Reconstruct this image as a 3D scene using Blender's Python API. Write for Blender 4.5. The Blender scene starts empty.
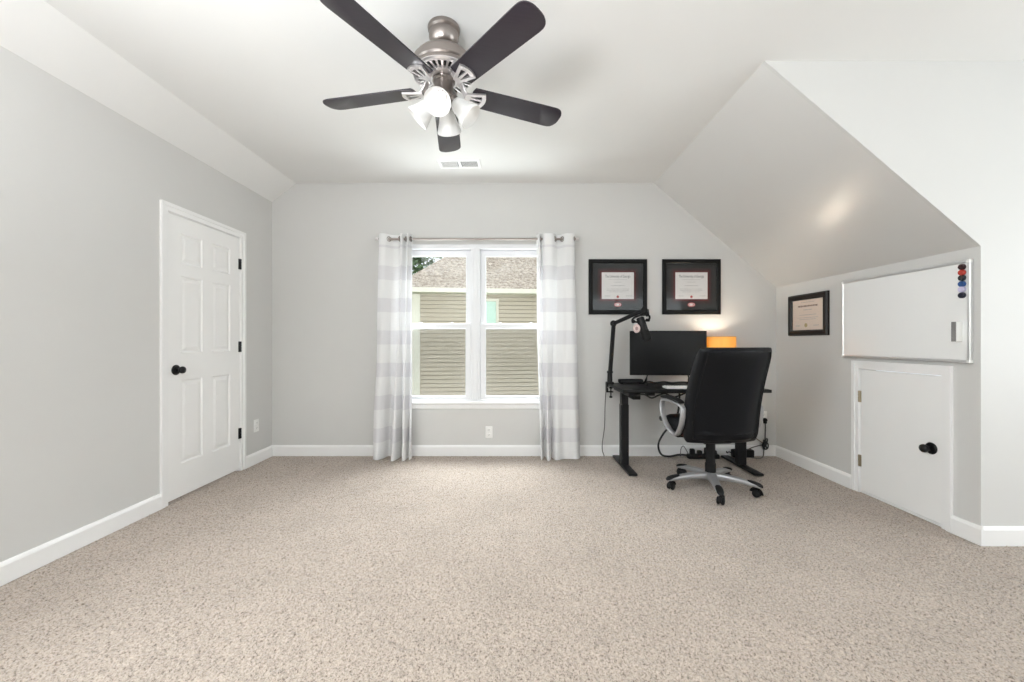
import bpy, bmesh, math, random
import numpy as np
from mathutils import Vector, Matrix, noise

random.seed(7)
rng = np.random.default_rng(11)
PI = math.pi
scene = bpy.context.scene
COL = scene.collection

# ------------------------------------------------------------------ camera, world, exposure
cam_data = bpy.data.cameras.new('camera')
cam = bpy.data.objects.new('camera', cam_data)
COL.objects.link(cam)
cam.location = (0, 0, 1.13)
cam.rotation_euler = (PI / 2, 0, 0)
cam_data.sensor_width = 36
cam_data.lens = 405 / 1024 * 36
cam_data.shift_x = -0.001
cam_data.clip_start = 0.02
scene.camera = cam

scene.view_settings.view_transform = 'Standard'
scene.view_settings.look = 'None'
scene.view_settings.exposure = 0.2
scene.view_settings.gamma = 1.0
scene.view_settings.use_curve_mapping = False
scene.cycles.use_denoising = True
scene.cycles.max_bounces = 12
scene.cycles.diffuse_bounces = 8
scene.cycles.transparent_max_bounces = 16
scene.cycles.caustics_reflective = False
scene.cycles.caustics_refractive = False
scene.cycles.sample_clamp_indirect = 6.0

world = bpy.data.worlds.new('sky')
scene.world = world
world.use_nodes = True
wn = world.node_tree
bgn = wn.nodes['Background']
SKY = 1.2
bgn.inputs['Strength'].default_value = SKY
bgn.inputs['Color'].default_value = (0.90, 0.95, 1.0, 1)

# room measures (metres)
XL, XR, YB, YF, ZC = -2.386, 2.605, 4.01, 2.255, 2.69   # left wall, knee wall, back wall, alcove front, ceiling
KNEE = 1.66
XSL, ZSL = -2.149, 2.506                               # left slope meets ceiling / left wall
XSR = 1.40                                             # right slope meets ceiling
XA, YR = 4.40, -1.70                                   # alcove end wall, rear wall


def area_light(name, loc, rot, sx, sy, watts, color):
    l = bpy.data.lights.new(name, 'AREA')
    l.shape = 'RECTANGLE'
    l.size, l.size_y = sx, sy
    l.energy = watts
    l.color = color
    o = bpy.data.objects.new(name, l)
    COL.objects.link(o)
    o.location = loc
    o.rotation_euler = rot
    return o


# daylight through the alcove window (right) and the rear window, both behind the camera's field of view
DAY = (0.945, 0.965, 1.0)
area_light('alcove_daylight', (XA + 0.16, 0.75, 1.42), (0, math.radians(108), 0), 1.5, 1.7, 52, DAY)
area_light('rear_daylight', (2.9, YR - 0.16, 1.45), (math.radians(112), 0, 0), 2.5, 1.6, 14, DAY)
area_light('side_fill', (XL - 0.16, 0.2, 1.4), (0, math.radians(-98), 0), 1.4, 1.5, 74, DAY)  # fill added from the left for the slope and knee wall
# the bright overcast sky above the neighbour's roof, falling steeply through the window in view
area_light('window_skylight', (-0.37, 5.4, 3.7), (math.radians(-34), 0, 0), 5.0, 1.9, 980, DAY)
# unseen light added outside below the window to brighten the ceiling near it
area_light('window_up_fill', (-0.37, 5.1, -0.55), (math.radians(-148), 0, 0), 4.2, 1.0, 215, DAY)
# unseen fill light added behind the camera, bounced off the ceiling; no fixture
area_light('rear_up_fill', (-1.0, -0.45, 1.5), (PI, 0, 0), 0.7, 0.7, 120, DAY)


# ------------------------------------------------------------------ helpers
def T(x, y, z): return Matrix.Translation((x, y, z))
def R(a, ax): return Matrix.Rotation(a, 4, ax)
def align(d):
    return Vector(d).normalized().to_track_quat('Z', 'Y').to_matrix().to_4x4()

def face(side, origin):
    """frame on a surface: x to the viewer's right, y up, z out into the room"""
    u, v, w = {'back': ((1, 0, 0), (0, 0, 1), (0, -1, 0)),
               'left': ((0, 1, 0), (0, 0, 1), (1, 0, 0)),
               'right': ((0, -1, 0), (0, 0, 1), (-1, 0, 0)),
               'rear': ((-1, 0, 0), (0, 0, 1), (0, 1, 0)),
               'ceiling': ((1, 0, 0), (0, -1, 0), (0, 0, -1))}[side]
    m = Matrix.Identity(4)
    for i in range(3):
        m[i][0], m[i][1], m[i][2], m[i][3] = u[i], v[i], w[i], origin[i]
    return m


def smooth_path(pts, n=8, closed=False):
    P = [Vector(p) for p in pts]
    out = []
    N = len(P)
    segs = N if closed else N - 1
    for i in range(segs):
        if closed:
            p0, p1, p2, p3 = P[(i - 1) % N], P[i], P[(i + 1) % N], P[(i + 2) % N]
        else:
            p1, p2 = P[i], P[i + 1]
            p0 = P[i - 1] if i else p1 * 2 - p2
            p3 = P[i + 2] if i + 2 < N else p2 * 2 - p1
        for k in range(n):
            t = k / n
            out.append(0.5 * ((2 * p1) + (p2 - p0) * t + (2 * p0 - 5 * p1 + 4 * p2 - p3) * t * t + (3 * p1 - p0 - 3 * p2 + p3) * t ** 3))
    if not closed:
        out.append(P[-1])
    return out


class MB:
    """collects shapes into one mesh"""
    def __init__(self):
        self.v, self.f, self.mi, self.cur = [], [], [], 0

    def add(self, verts, faces, M=None):
        o = len(self.v)
        for p in verts:
            p = Vector(p)
            self.v.append(M @ p if M is not None else p)
        flip = M is not None and M.to_3x3().determinant() < 0
        for f in faces:
            g = [i + o for i in f]
            self.f.append(g[::-1] if flip else g)
            self.mi.append(self.cur)
        return self

    def addbm(self, bm, M=None):
        bm.verts.ensure_lookup_table()
        bm.verts.index_update()
        self.add([v.co.copy() for v in bm.verts], [[v.index for v in f.verts] for f in bm.faces], M)
        bm.free()
        return self

    def box(self, x0, x1, y0, y1, z0, z1, bevel=0.0, M=None, seg=1):
        bm = bmesh.new()
        bmesh.ops.create_cube(bm, size=1)
        for v in bm.verts:
            v.co = Vector((x0 + (v.co.x + .5) * (x1 - x0), y0 + (v.co.y + .5) * (y1 - y0), z0 + (v.co.z + .5) * (z1 - z0)))
        if bevel > 0:
            b = min(bevel, .49 * min(abs(x1 - x0), abs(y1 - y0), abs(z1 - z0)))
            bmesh.ops.bevel(bm, geom=bm.edges[:], offset=b, segments=seg, profile=.5, affect='EDGES')
        return self.addbm(bm, M)

    def prism(self, poly, z0, z1, M=None, bevel=0.0):
        """polygon in xy, extruded z0..z1"""
        n = len(poly)
        a = sum(poly[i][0] * poly[(i + 1) % n][1] - poly[(i + 1) % n][0] * poly[i][1] for i in range(n))
        if a < 0:
            poly = poly[::-1]
        vs = [(x, y, z0) for x, y in poly] + [(x, y, z1) for x, y in poly]
        fs = [list(range(n))[::-1], list(range(n, 2 * n))] + [[i, (i + 1) % n, n + (i + 1) % n, n + i] for i in range(n)]
        if bevel > 0:
            bm = bmesh.new()
            bv = [bm.verts.new(p) for p in vs]
            for f in fs:
                bm.faces.new([bv[i] for i in f])
            es = [e for e in bm.edges if abs(e.verts[0].co.z - e.verts[1].co.z) < 1e-7]
            bmesh.ops.bevel(bm, geom=es, offset=bevel, segments=2, profile=.5, affect='EDGES')
            return self.addbm(bm, M)
        return self.add(vs, fs, M)

    def ring_plate(self, outer, inner, z0, z1, M=None):
        """plate with a hole; both loops have the same count and sense"""
        n = len(outer)
        vs = [(x, y, z0) for x, y in outer] + [(x, y, z0) for x, y in inner] + [(x, y, z1) for x, y in outer] + [(x, y, z1) for x, y in inner]
        fs = []
        for i in range(n):
            j = (i + 1) % n
            fs += [[i, n + i, n + j, j], [2 * n + i, 2 * n + j, 3 * n + j, 3 * n + i],
                   [i, j, 2 * n + j, 2 * n + i], [n + j, n + i, 3 * n + i, 3 * n + j]]
        return self.add(vs, fs, M)

    def frame(self, x0, x1, y0, y1, w, z0, z1, M=None, bev=0.0, wt=None, wb=None):
        """rectangular frame with mitred chamfered front edges"""
        wt = w if wt is None else wt
        wb = w if wb is None else wb
        def loop(dx, dt, db): return [(x0 + dx, y0 + db), (x1 - dx, y0 + db), (x1 - dx, y1 - dt), (x0 + dx, y1 - dt)]
        L = [(loop(0, 0, 0), z0), (loop(0, 0, 0), z1 - bev), (loop(bev, bev, bev), z1), (loop(w - bev, wt - bev, wb - bev), z1), (loop(w, wt, wb), z1 - bev), (loop(w, wt, wb), z0)]
        vs = [(x, y, z) for l, z in L for x, y in l]
        fs = []
        for a in range(6):
            b = (a + 1) % 6
            for i in range(4):
                j = (i + 1) % 4
                fs.append([a * 4 + i, a * 4 + j, b * 4 + j, b * 4 + i])
        return self.add(vs, fs, M)

    def lathe(self, prof, seg=32, M=None, close=False):
        """profile of (r, z) turned about z"""
        vs, fs = [], []
        n = len(prof)
        for r, z in prof:
            for k in range(seg):
                a = 2 * PI * k / seg
                vs.append((r * math.cos(a), r * math.sin(a), z))
        rows = n if close else n - 1
        for i in range(rows):
            i2 = (i + 1) % n
            for k in range(seg):
                k2 = (k + 1) % seg
                fs.append([i * seg + k, i * seg + k2, i2 * seg + k2, i2 * seg + k])
        if not close:
            if prof[0][0] > 1e-6: fs.append([k for k in range(seg)][::-1])
            if prof[-1][0] > 1e-6: fs.append([(n - 1) * seg + k for k in range(seg)])
        return self.add(vs, fs, M)

    def cyl(self, p0, p1, r0, r1=None, seg=20, M=None):
        r1 = r0 if r1 is None else r1
        p0, p1 = Vector(p0), Vector(p1)
        L = (p1 - p0).length
        m = T(*p0) @ align(p1 - p0)
        c = min(.15 * min(r0, r1), .2 * L)
        pr = [(r0 - c, 0), (r0, c), (r1, L - c), (r1 - c, L)]
        return self.lathe(pr, seg, (M @ m) if M is not None else m)

    def tube(self, pts, r, seg=10, M=None, closed=False, flat=None, up=(0, 0, 1)):
        """tube along points; r number or list; flat=(a,b) gives an a x b rounded section"""
        P = [Vector(p) for p in pts]
        n = len(P)
        vs, fs = [], []
        prev = None
        for i in range(n):
            a = P[(i - 1) % n] if (closed or i) else P[0]
            b = P[(i + 1) % n] if (closed or i < n - 1) else P[-1]
            t = (b - a).normalized()
            if prev is None:
                u = Vector(up)
                if abs(u.dot(t)) > .95: u = Vector((1, 0, 0)) if abs(t.x) < .9 else Vector((0, 1, 0))
                s = t.cross(u).normalized()
            else:
                s = (prev - t * prev.dot(t)).normalized()
            prev = s
            q = s.cross(t).normalized()
            rr = r[i] if isinstance(r, (list, tuple)) else r
            for k in range(seg):
                an = 2 * PI * k / seg
                ca, sa = math.cos(an), math.sin(an)
                if flat:
                    ca = math.copysign(abs(ca) ** .6, ca) * flat[0] * rr
                    sa = math.copysign(abs(sa) ** .6, sa) * flat[1] * rr
                else:
                    ca, sa = ca * rr, sa * rr
                vs.append(P[i] + s * ca + q * sa)
        m = n if closed else n - 1
        for i in range(m):
            i2 = (i + 1) % n
            for k in range(seg):
                k2 = (k + 1) % seg
                fs.append([i * seg + k, i2 * seg + k, i2 * seg + k2, i * seg + k2])
        if not closed:
            fs.append(list(range(seg)))
            fs.append([(n - 1) * seg + k for k in range(seg)][::-1])
        return self.add(vs, fs, M)

    def sphere(self, c, r, M=None, sub=3, s=(1, 1, 1)):
        bm = bmesh.new()
        bmesh.ops.create_icosphere(bm, subdivisions=sub, radius=r)
        m = T(*c) @ Matrix.Diagonal((*s, 1))
        return self.addbm(bm, (M @ m) if M is not None else m)

    def torus(self, R_, r, M=None, seg=28, sec=10):
        return self.lathe([(R_ + r * math.cos(2 * PI * k / sec), r * math.sin(2 * PI * k / sec)) for k in range(sec)], seg, M, close=True)

    def grid(self, rows):
        nr, nc = len(rows), len(rows[0])
        return self.add([p for r in rows for p in r],
                        [[i * nc + j, i * nc + j + 1, (i + 1) * nc + j + 1, (i + 1) * nc + j] for i in range(nr - 1) for j in range(nc - 1)])

    def loft(self, rings, cap=True):
        n = len(rings[0])
        vs = [p for r in rings for p in r]
        fs = [[i * n + k, i * n + (k + 1) % n, (i + 1) * n + (k + 1) % n, (i + 1) * n + k] for i in range(len(rings) - 1) for k in range(n)]
        if cap:
            fs += [list(range(n))[::-1], [(len(rings) - 1) * n + k for k in range(n)]]
        return self.add(vs, fs)

    def build(self, name, mat, parent=None, smooth=35, M=None):
        me = bpy.data.meshes.new(name)
        me.from_pydata([tuple(p) for p in self.v], [], self.f)
        bm = bmesh.new()
        bm.from_mesh(me)
        bmesh.ops.recalc_face_normals(bm, faces=bm.faces[:])
        bm.to_mesh(me)
        bm.free()
        if smooth:
            for p in me.polygons: p.use_smooth = True
            me.set_sharp_from_angle(angle=math.radians(smooth))
        for q in (mat if isinstance(mat, (list, tuple)) else [mat]): me.materials.append(q)
        if isinstance(mat, (list, tuple)): me.polygons.foreach_set('material_index', self.mi)
        o = bpy.data.objects.new(name, me)
        COL.objects.link(o)
        if parent is not None: o.parent = parent
        if M is not None: o.matrix_local = M
        return o


def tag(o, label, cat, group=None, kind=None):
    o['label'] = label
    o['category'] = cat
    if group: o['group'] = group
    if kind: o['kind'] = kind
    return o

def thing(name, M, label, cat, group=None, kind=None):
    o = bpy.data.objects.new(name, None)
    COL.objects.link(o)
    o.empty_display_size = .05
    o.matrix_world = M if isinstance(M, Matrix) else T(*M)
    return tag(o, label, cat, group, kind)

def text_mesh(s, size):
    cu = bpy.data.curves.new('lettering', 'FONT')
    cu.body = s
    cu.size = size
    cu.align_x = 'CENTER'
    cu.align_y = 'CENTER'
    cu.extrude = .0002
    ob = bpy.data.objects.new('lettering', cu)
    COL.objects.link(ob)
    bpy.context.view_layer.update()
    me = bpy.data.meshes.new_from_object(ob.evaluated_get(bpy.context.evaluated_depsgraph_get()))
    vs = [v.co.copy() for v in me.vertices]
    fs = [list(p.vertices) for p in me.polygons]
    bpy.data.objects.remove(ob)
    bpy.data.curves.remove(cu)
    bpy.data.meshes.remove(me)
    return vs, fs


# ------------------------------------------------------------------ materials
class Mat:
    def __init__(self, name):
        self.m = bpy.data.materials.new(name)
        self.m.use_nodes = True
        self.t = self.m.node_tree
        self.b = self.t.nodes['Principled BSDF']
        self.out = self.t.nodes['Material Output']
    def n(self, kind, **kw):
        x = self.t.nodes.new(kind)
        for k, v in kw.items():
            if k in x.inputs: x.inputs[k].default_value = v
            else: setattr(x, k, v)
        return x
    def l(self, a, b): self.t.links.new(a, b)

def pbr(name, color, rough=.5, metal=0.0, noise_scale=30.0, vary=.06, bump=0.0, bump_scale=None, spec=.5, coat=0.0, stretch=None):
    k = Mat(name)
    tc = k.n('ShaderNodeTexCoord')
    src = tc.outputs['Object']
    if stretch:
        mp = k.n('ShaderNodeMapping')
        mp.inputs['Scale'].default_value = stretch
        k.l(src, mp.inputs['Vector'])
        src = mp.outputs['Vector']
    nz = k.n('ShaderNodeTexNoise', Scale=noise_scale, Detail=3.0)
    k.l(src, nz.inputs['Vector'])
    mx = k.n('ShaderNodeMix', data_type='RGBA')
    mx.inputs[6].default_value = (*[c * (1 - vary) for c in color], 1)
    mx.inputs[7].default_value = (*[min(1, c * (1 + vary)) for c in color], 1)
    k.l(nz.outputs['Fac'], mx.inputs[0])
    k.l(mx.outputs[2], k.b.inputs['Base Color'])
    k.b.inputs['Roughness'].default_value = rough
    k.b.inputs['Metallic'].default_value = metal
    k.b.inputs['Specular IOR Level'].default_value = spec
    k.b.inputs['Coat Weight'].default_value = coat
    k.b.inputs['Coat Roughness'].default_value = .15
    if bump:
        n2 = k.n('ShaderNodeTexNoise', Scale=bump_scale or noise_scale, Detail=4.0)
        k.l(src, n2.inputs['Vector'])
        bp = k.n('ShaderNodeBump', Strength=bump, Distance=.002)
        k.l(n2.outputs['Fac'], bp.inputs['Height'])
        k.l(bp.outputs['Normal'], k.b.inputs['Normal'])
    return k.m

def emitter(name, color, strength):
    k = Mat(name)
    e = k.n('ShaderNodeEmission', Strength=strength)
    e.inputs['Color'].default_value = (*color, 1)
    k.l(e.outputs[0], k.out.inputs['Surface'])
    return k.m

def translucent(name, color, trans, rough=.4, gloss=.04, noise_scale=120, vary=.05):
    k = Mat(name)
    tc = k.n('ShaderNodeTexCoord')
    nz = k.n('ShaderNodeTexNoise', Scale=noise_scale)
    k.l(tc.outputs['Object'], nz.inputs['Vector'])
    mx = k.n('ShaderNodeMix', data_type='RGBA')
    mx.inputs[6].default_value = (*[c * (1 - vary) for c in color], 1)
    mx.inputs[7].default_value = (*[min(1, c * (1 + vary)) for c in color], 1)
    k.l(nz.outputs['Fac'], mx.inputs[0])
    d = k.n('ShaderNodeBsdfDiffuse')
    t = k.n('ShaderNodeBsdfTranslucent')
    k.l(mx.outputs[2], d.inputs['Color'])
    k.l(mx.outputs[2], t.inputs['Color'])
    a = k.n('ShaderNodeMixShader')
    a.inputs[0].default_value = trans
    k.l(d.outputs[0], a.inputs[1]); k.l(t.outputs[0], a.inputs[2])
    g = k.n('ShaderNodeBsdfGlossy', Roughness=rough)
    b = k.n('ShaderNodeMixShader')
    b.inputs[0].default_value = gloss
    k.l(a.outputs[0], b.inputs[1]); k.l(g.outputs[0], b.inputs[2])
    k.l(b.outputs[0], k.out.inputs['Surface'])
    return k.m

def pane_glass(name, tint=(.97, .99, .98), rough=.0, ior=1.45):
    k = Mat(name)
    t = k.n('ShaderNodeBsdfTransparent')
    t.inputs['Color'].default_value = (*tint, 1)
    g = k.n('ShaderNodeBsdfGlossy', Roughness=rough)
    lw = k.n('ShaderNodeLayerWeight', Blend=.5)          # Schlick reflectance from the facing ratio
    pw = k.n('ShaderNodeMath', operation='POWER'); pw.inputs[1].default_value = 5.0
    f = k.n('ShaderNodeMath', operation='MULTIPLY_ADD')
    f0 = ((ior - 1) / (ior + 1)) ** 2
    f.inputs[1].default_value = 1 - f0; f.inputs[2].default_value = f0
    k.l(lw.outputs['Facing'], pw.inputs[0]); k.l(pw.outputs[0], f.inputs[0])
    m = k.n('ShaderNodeMixShader')
    k.l(f.outputs[0], m.inputs[0]); k.l(t.outputs[0], m.inputs[1]); k.l(g.outputs[0], m.inputs[2])
    k.l(m.outputs[0], k.out.inputs['Surface'])
    return k.m

wall_paint = pbr('wall_paint_grey', (.62, .617, .602), .5, noise_scale=4, vary=.012, bump=.06, bump_scale=180, spec=.35)
slope_paint = pbr('slope_paint_grey', (.635, .628, .612), .29, noise_scale=4, vary=.012, bump=.05, bump_scale=120, spec=.85)
ceil_paint = pbr('ceiling_paint_white', (.775, .775, .762), .75, noise_scale=5, vary=.01, bump=.06, bump_scale=150, spec=.2)
trim_paint = pbr('trim_paint_white', (.86, .86, .855), .32, noise_scale=8, vary=.012, spec=.45)
door_paint = pbr('door_paint_white', (.87, .87, .86), .38, noise_scale=8, vary=.012, bump=.03, bump_scale=60, spec=.45)
vinyl = pbr('white_vinyl', (.84, .85, .87), .35, noise_scale=8, vary=.01)
black_metal = pbr('black_satin_metal', (.008, .008, .009), .4, noise_scale=60, vary=.15, spec=.25)
matte_black = pbr('matte_black_plastic', (.008, .008, .0085), .55, noise_scale=90, vary=.2, bump=.1, bump_scale=400, spec=.22)
knob_black = pbr('black_door_hardware', (.006, .006, .007), .3, noise_scale=40, vary=.2, spec=.35)
brass = pbr('aged_brass', (.42, .36, .26), .35, 1.0, noise_scale=60, vary=.15)
nickel = pbr('brushed_nickel', (.33, .295, .275), .33, 1.0, noise_scale=40, vary=.08, stretch=(1, 1, 12))
silver = pbr('silver_painted_metal', (.72, .71, .71), .3, 1.0, noise_scale=30, vary=.05)
pewter = pbr('pale_pewter', (.78, .75, .75), .28, .8, noise_scale=50, vary=.08)
dark_gap = pbr('dark_recess', (.05, .05, .05), .8, vary=.1)
plate_white = pbr('outlet_plastic_white', (.86, .86, .84), .3, noise_scale=20, vary=.01)
glass = pane_glass('clear_glass')
frame_glass = pane_glass('picture_glass', (.985, .99, .99), .02, 1.36)


# carpet: looped fibres in several natural yarn shades
k = Mat('beige_carpet')
tc = k.n('ShaderNodeTexCoord')
n1 = k.n('ShaderNodeTexNoise', Scale=112.0, Detail=3.0, Roughness=.72)
n2 = k.n('ShaderNodeTexNoise', Scale=3.0, Detail=3.0)
n3 = k.n('ShaderNodeTexVoronoi', Scale=150.0)
for x in (n1, n2, n3): k.l(tc.outputs['Object'], x.inputs['Vector'])
rp = k.n('ShaderNodeValToRGB')
rp.color_ramp.elements[0].position = .33
rp.color_ramp.elements[0].color = (.15, .115, .088, 1)
rp.color_ramp.elements[1].position = .62
rp.color_ramp.elements[1].color = (.54, .46, .39, 1)
e = rp.color_ramp.elements.new(.46); e.color = (.41, .348, .298, 1)
k.l(n1.outputs['Fac'], rp.inputs[0])
mx = k.n('ShaderNodeMix', data_type='RGBA', blend_type='MULTIPLY')
mx.inputs[0].default_value = 1.0
r2 = k.n('ShaderNodeMapRange'); r2.inputs[3].default_value = .84; r2.inputs[4].default_value = 1.1
k.l(n2.outputs['Fac'], r2.inputs[0])
k.l(rp.outputs[0], mx.inputs[6]); k.l(r2.outputs[0], mx.inputs[7])
k.l(mx.outputs[2], k.b.inputs['Base Color'])
k.b.inputs['Roughness'].default_value = .95
k.b.inputs['Specular IOR Level'].default_value = .1
k.b.inputs['Sheen Weight'].default_value = .25
k.b.inputs['Sheen Roughness'].default_value = .5
bp = k.n('ShaderNodeBump', Strength=.5, Distance=.004)
k.l(n3.outputs['Distance'], bp.inputs['Height'])
k.l(bp.outputs['Normal'], k.b.inputs['Normal'])
carpet = k.m

# ------------------------------------------------------------------ room shell
def structure(mb, name, mat, label, cat, smooth=0):
    return tag(mb.build(name, mat, None, smooth), label, cat, kind='structure')

def axis(segs):
    out = []
    for a, b, s in segs:
        n = max(1, int(round((b - a) / s)))
        out += [a + (b - a) * i / n for i in range(n)]
    return np.array(out + [segs[-1][1]])

# carpet: a fine pile grid where the camera looks, coarse elsewhere
xs = axis([(XL - .1, XL, .1), (XL, 2.95, .0085), (2.95, XA + .1, .1)])
ys = axis([(YR - .1, 1.15, .1), (1.15, YB, .0085), (YB, YB + .1, .1)])
gx, gy = np.meshgrid(xs, ys)
hz = rng.random(gx.shape)
def blur(a): return (a + np.roll(a, 1, 0) + np.roll(a, -1, 0) + np.roll(a, 1, 1) + np.roll(a, -1, 1)) / 5
h2 = blur(blur(blur(rng.random(gx.shape))))
h2 = (h2 - h2.min()) / (h2.max() - h2.min())
H = -.018 + .012 * hz + .006 * h2
H = np.where((gx < XL - .02) | (gy < 1.1) | (gx > 2.97), -.004, H)
jx = (rng.random(gx.shape) - .5) * .005 * ((gx > XL + .01) & (gx < 2.9) & (gy > 1.2) & (gy < YB - .01))
jy = (rng.random(gx.shape) - .5) * .005 * ((gx > XL + .01) & (gx < 2.9) & (gy > 1.2) & (gy < YB - .01))
co = np.stack([gx + jx, gy + jy, H], -1).reshape(-1, 3)
nr, nc = gx.shape
ii = np.arange(nr * nc).reshape(nr, nc)
quads = np.stack([ii[:-1, :-1], ii[:-1, 1:], ii[1:, 1:], ii[1:, :-1]], -1).reshape(-1, 4)
me = bpy.data.meshes.new('floor')
me.vertices.add(len(co)); me.vertices.foreach_set('co', co.ravel())
me.loops.add(quads.size); me.loops.foreach_set('vertex_index', quads.ravel())
me.polygons.add(len(quads)); me.polygons.foreach_set('loop_start', np.arange(len(quads)) * 4)
me.update(calc_edges=True); me.validate()
me.polygons.foreach_set('use_smooth', np.ones(len(me.polygons), bool))
me.materials.append(carpet)
flo = bpy.data.objects.new('floor', me)
COL.objects.link(flo)
tag(flo, 'beige cut pile carpet covering the whole floor', 'floor', kind='structure')

# window openings
WX0, WX1, WZ0, WZ1 = -1.155, .41, .525, 2.09
D1Y0, D1Y1, D1Z = 2.79, 3.54, 2.03         # door in left wall
D2Y0, D2Y1, D2Z = 2.452, 3.043, .925        # low door in knee wall

def wall_with_hole(u0, u1, v0, v1, h, t, M):
    """wall slab in a face frame with one rectangular hole h=(u0,u1,v0,v1); z from -t to 0"""
    m = MB()
    a, b, c, d = h
    for q in ((u0, a, v0, v1), (b, u1, v0, v1), (a, b, v0, c), (a, b, d, v1)):
        if q[1] - q[0] > 1e-4 and q[3] - q[2] > 1e-4:
            m.box(q[0], q[1], q[2], q[3], -t, 0, M=M)
    return m

structure(wall_with_hole(XL - .12, XR + .12, -.05, ZC + .1, (WX0, WX1, WZ0, WZ1), .14, face('back', (0, YB, 0))),
          'wall_back', wall_paint, 'grey painted back wall with the curtained window', 'wall')
wl = wall_with_hole(1.4, YB, -.05, ZSL + .02, (D1Y0, D1Y1, -.05, D1Z), .12, face('left', (XL, 0, 0)))
wl2 = wall_with_hole(YR - .12, 1.4, -.05, ZSL + .02, (-.55, .95, .65, 2.15), .12, face('left', (XL, 0, 0)))
wl.add(wl2.v, wl2.f)
structure(wl,
          'wall_left', wall_paint, 'grey painted long wall with the six panel door', 'wall')
structure(wall_with_hole(-YB, -(YF + .02), -.05, KNEE, (-D2Y1, -D2Y0, -.05, D2Z), .12, face('right', (XR, 0, 0))),
          'wall_right', wall_paint, 'low grey knee wall with whiteboard and small door', 'wall')
mxz = Matrix(((1, 0, 0, 0), (0, 0, 1, 0), (0, 1, 0, 0), (0, 0, 0, 1)))   # xy-plane polygon -> xz, extruded along y
structure(MB().prism([(XSR, ZC + .06), (XSR, ZC), (XR, KNEE), (XR, -.05), (XA + .12, -.05), (XA + .12, ZC + .06)], YF, YF + .02, mxz),
          'wall_front', wall_paint, 'pale wall facing the camera beside the sloped ceiling', 'wall')
structure(wall_with_hole(-YF, -(YR - .12), -.05, ZC + .06, (-1.6, .1, .67, 2.17), .12, face('right', (XA, 0, 0))),
          'wall_alcove', wall_paint, 'grey alcove end wall with a daylight window', 'wall')
structure(wall_with_hole(-(XA + .12), -(XL - .12), -.05, ZC + .06, (-4.15, -1.65, .6, 2.3), .12, face('rear', (0, YR, 0))),
          'wall_rear', wall_paint, 'grey wall behind the camera with a wide window', 'wall')
structure(MB().prism([(XSL, YR - .12), (XA + .12, YR - .12), (XA + .12, YF + .001), (XSR, YF + .001), (XSR, YB), (XSL, YB)], ZC, ZC + .1),
          'ceiling', ceil_paint, 'white flat ceiling above the room', 'ceiling')
structure(MB().prism([(XL, ZSL), (XSL, ZC), (XSL, ZC + .1), (XL - .12, ZC + .1), (XL - .12, ZSL)], YR - .12, YB, mxz),
          'ceiling_left', ceil_paint, 'narrow white sloped ceiling strip above the left wall', 'ceiling')
structure(MB().prism([(XSR, ZC), (XR, KNEE), (XR + .12, KNEE), (XR + .12, ZC + .1), (XSR, ZC + .1)], YF + .02, YB, mxz),
          'ceiling_right', slope_paint, 'large grey sloped ceiling above the desk and whiteboard', 'ceiling')

# baseboards
def baseboard(name, M, u0, u1, label, extra=()):
    m = MB()
    for a, b in [(u0, u1), *extra]:
        prof = [(0, 0), (.015, 0), (.015, .088), (.011, .098), (.007, .106), (0, .106)]
        pm = Matrix(((0, 0, 1, 0), (0, 1, 0, 0), (1, 0, 0, 0), (0, 0, 0, 1)))   # (w, v) profile extruded along u
        m.prism([(p[0], p[1] - .006) for p in prof], a, b, M @ pm)
    structure(m, name, trim_paint, label, 'baseboard')
baseboard('baseboard_back', face('back', (0, YB, 0)), XL + .0155, XR - .0155, 'white baseboard along the back wall')
baseboard('baseboard_left', face('left', (XL, 0, 0)), YR, D1Y0 - .055, 'white baseboard along the left wall on both sides of the door', [(D1Y1 + .055, YB)])
baseboard('baseboard_right', face('right', (XR, 0, 0)), -YB, -(D2Y1 + .065), 'white baseboard along the knee wall on both sides of the small door', [(-(D2Y0 - .035), -(YF - .015))])
baseboard('baseboard_front', face('back', (0, YF, 0)), XR + .0, XA, 'white baseboard under the pale wall facing the camera')
baseboard('baseboard_alcove', face('right', (XA, 0, 0)), -YF + .016, -YR, 'white baseboard in the alcove')
baseboard('baseboard_rear', face('rear', (0, YR, 0)), -XA + .016, -XL - .016, 'white baseboard behind the camera')

# ------------------------------------------------------------------ doors
def casing(parent, u0, u1, top, w=.056, wtop=None):
    """door casing with a stepped profile around opening u0..u1, 0..top"""
    m = MB()
    wtop = wtop or w
    for d0, d1, zb, z in ((0, w, 0, .011), (w * .55, w, .011, .018)):
        o0, o1 = u0 - d1, u1 + d1
        i0, i1 = u0 - d0, u1 + d0
        t1, t0 = top + wtop * d1 / w, top + wtop * d0 / w
        poly = [(o0, -.004), (i0, -.004), (i0, t0), (i1, t0), (i1, -.004), (o1, -.004), (o1, t1), (o0, t1)]
        m.prism(poly, zb, z)
    m.build('casing', trim_paint, parent, 0)
    j = MB()
    j.box(u0, u0 + .004, -.004, top, -.115, .0)
    j.box(u1 - .004, u1, -.004, top, -.115, .0)
    j.box(u0, u1, top - .004, top, -.115, .0)
    j.box(u0 + .004, u1 - .004, -.004, .006, -.115, -.045)
    j.build('jamb', trim_paint, parent, 0)

def knob(parent, u, v, z, s=1.0):
    r = MB().lathe([(0, 0), (.036 * s, 0), (.037 * s, .004), (.032 * s, .010), (.013 * s, .012), (.011 * s, .03)], 28, T(u, v, z))
    rose = r.build('knob_rose', knob_black, parent)
    MB().lathe([(.011 * s, .025), (.016 * s, .03), (.0235 * s, .039), (.026 * s, .048), (.0235 * s, .057), (.016 * s, .063), (0, .065)], 28, T(u, v, z)).build('door_knob', knob_black, parent)

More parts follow.
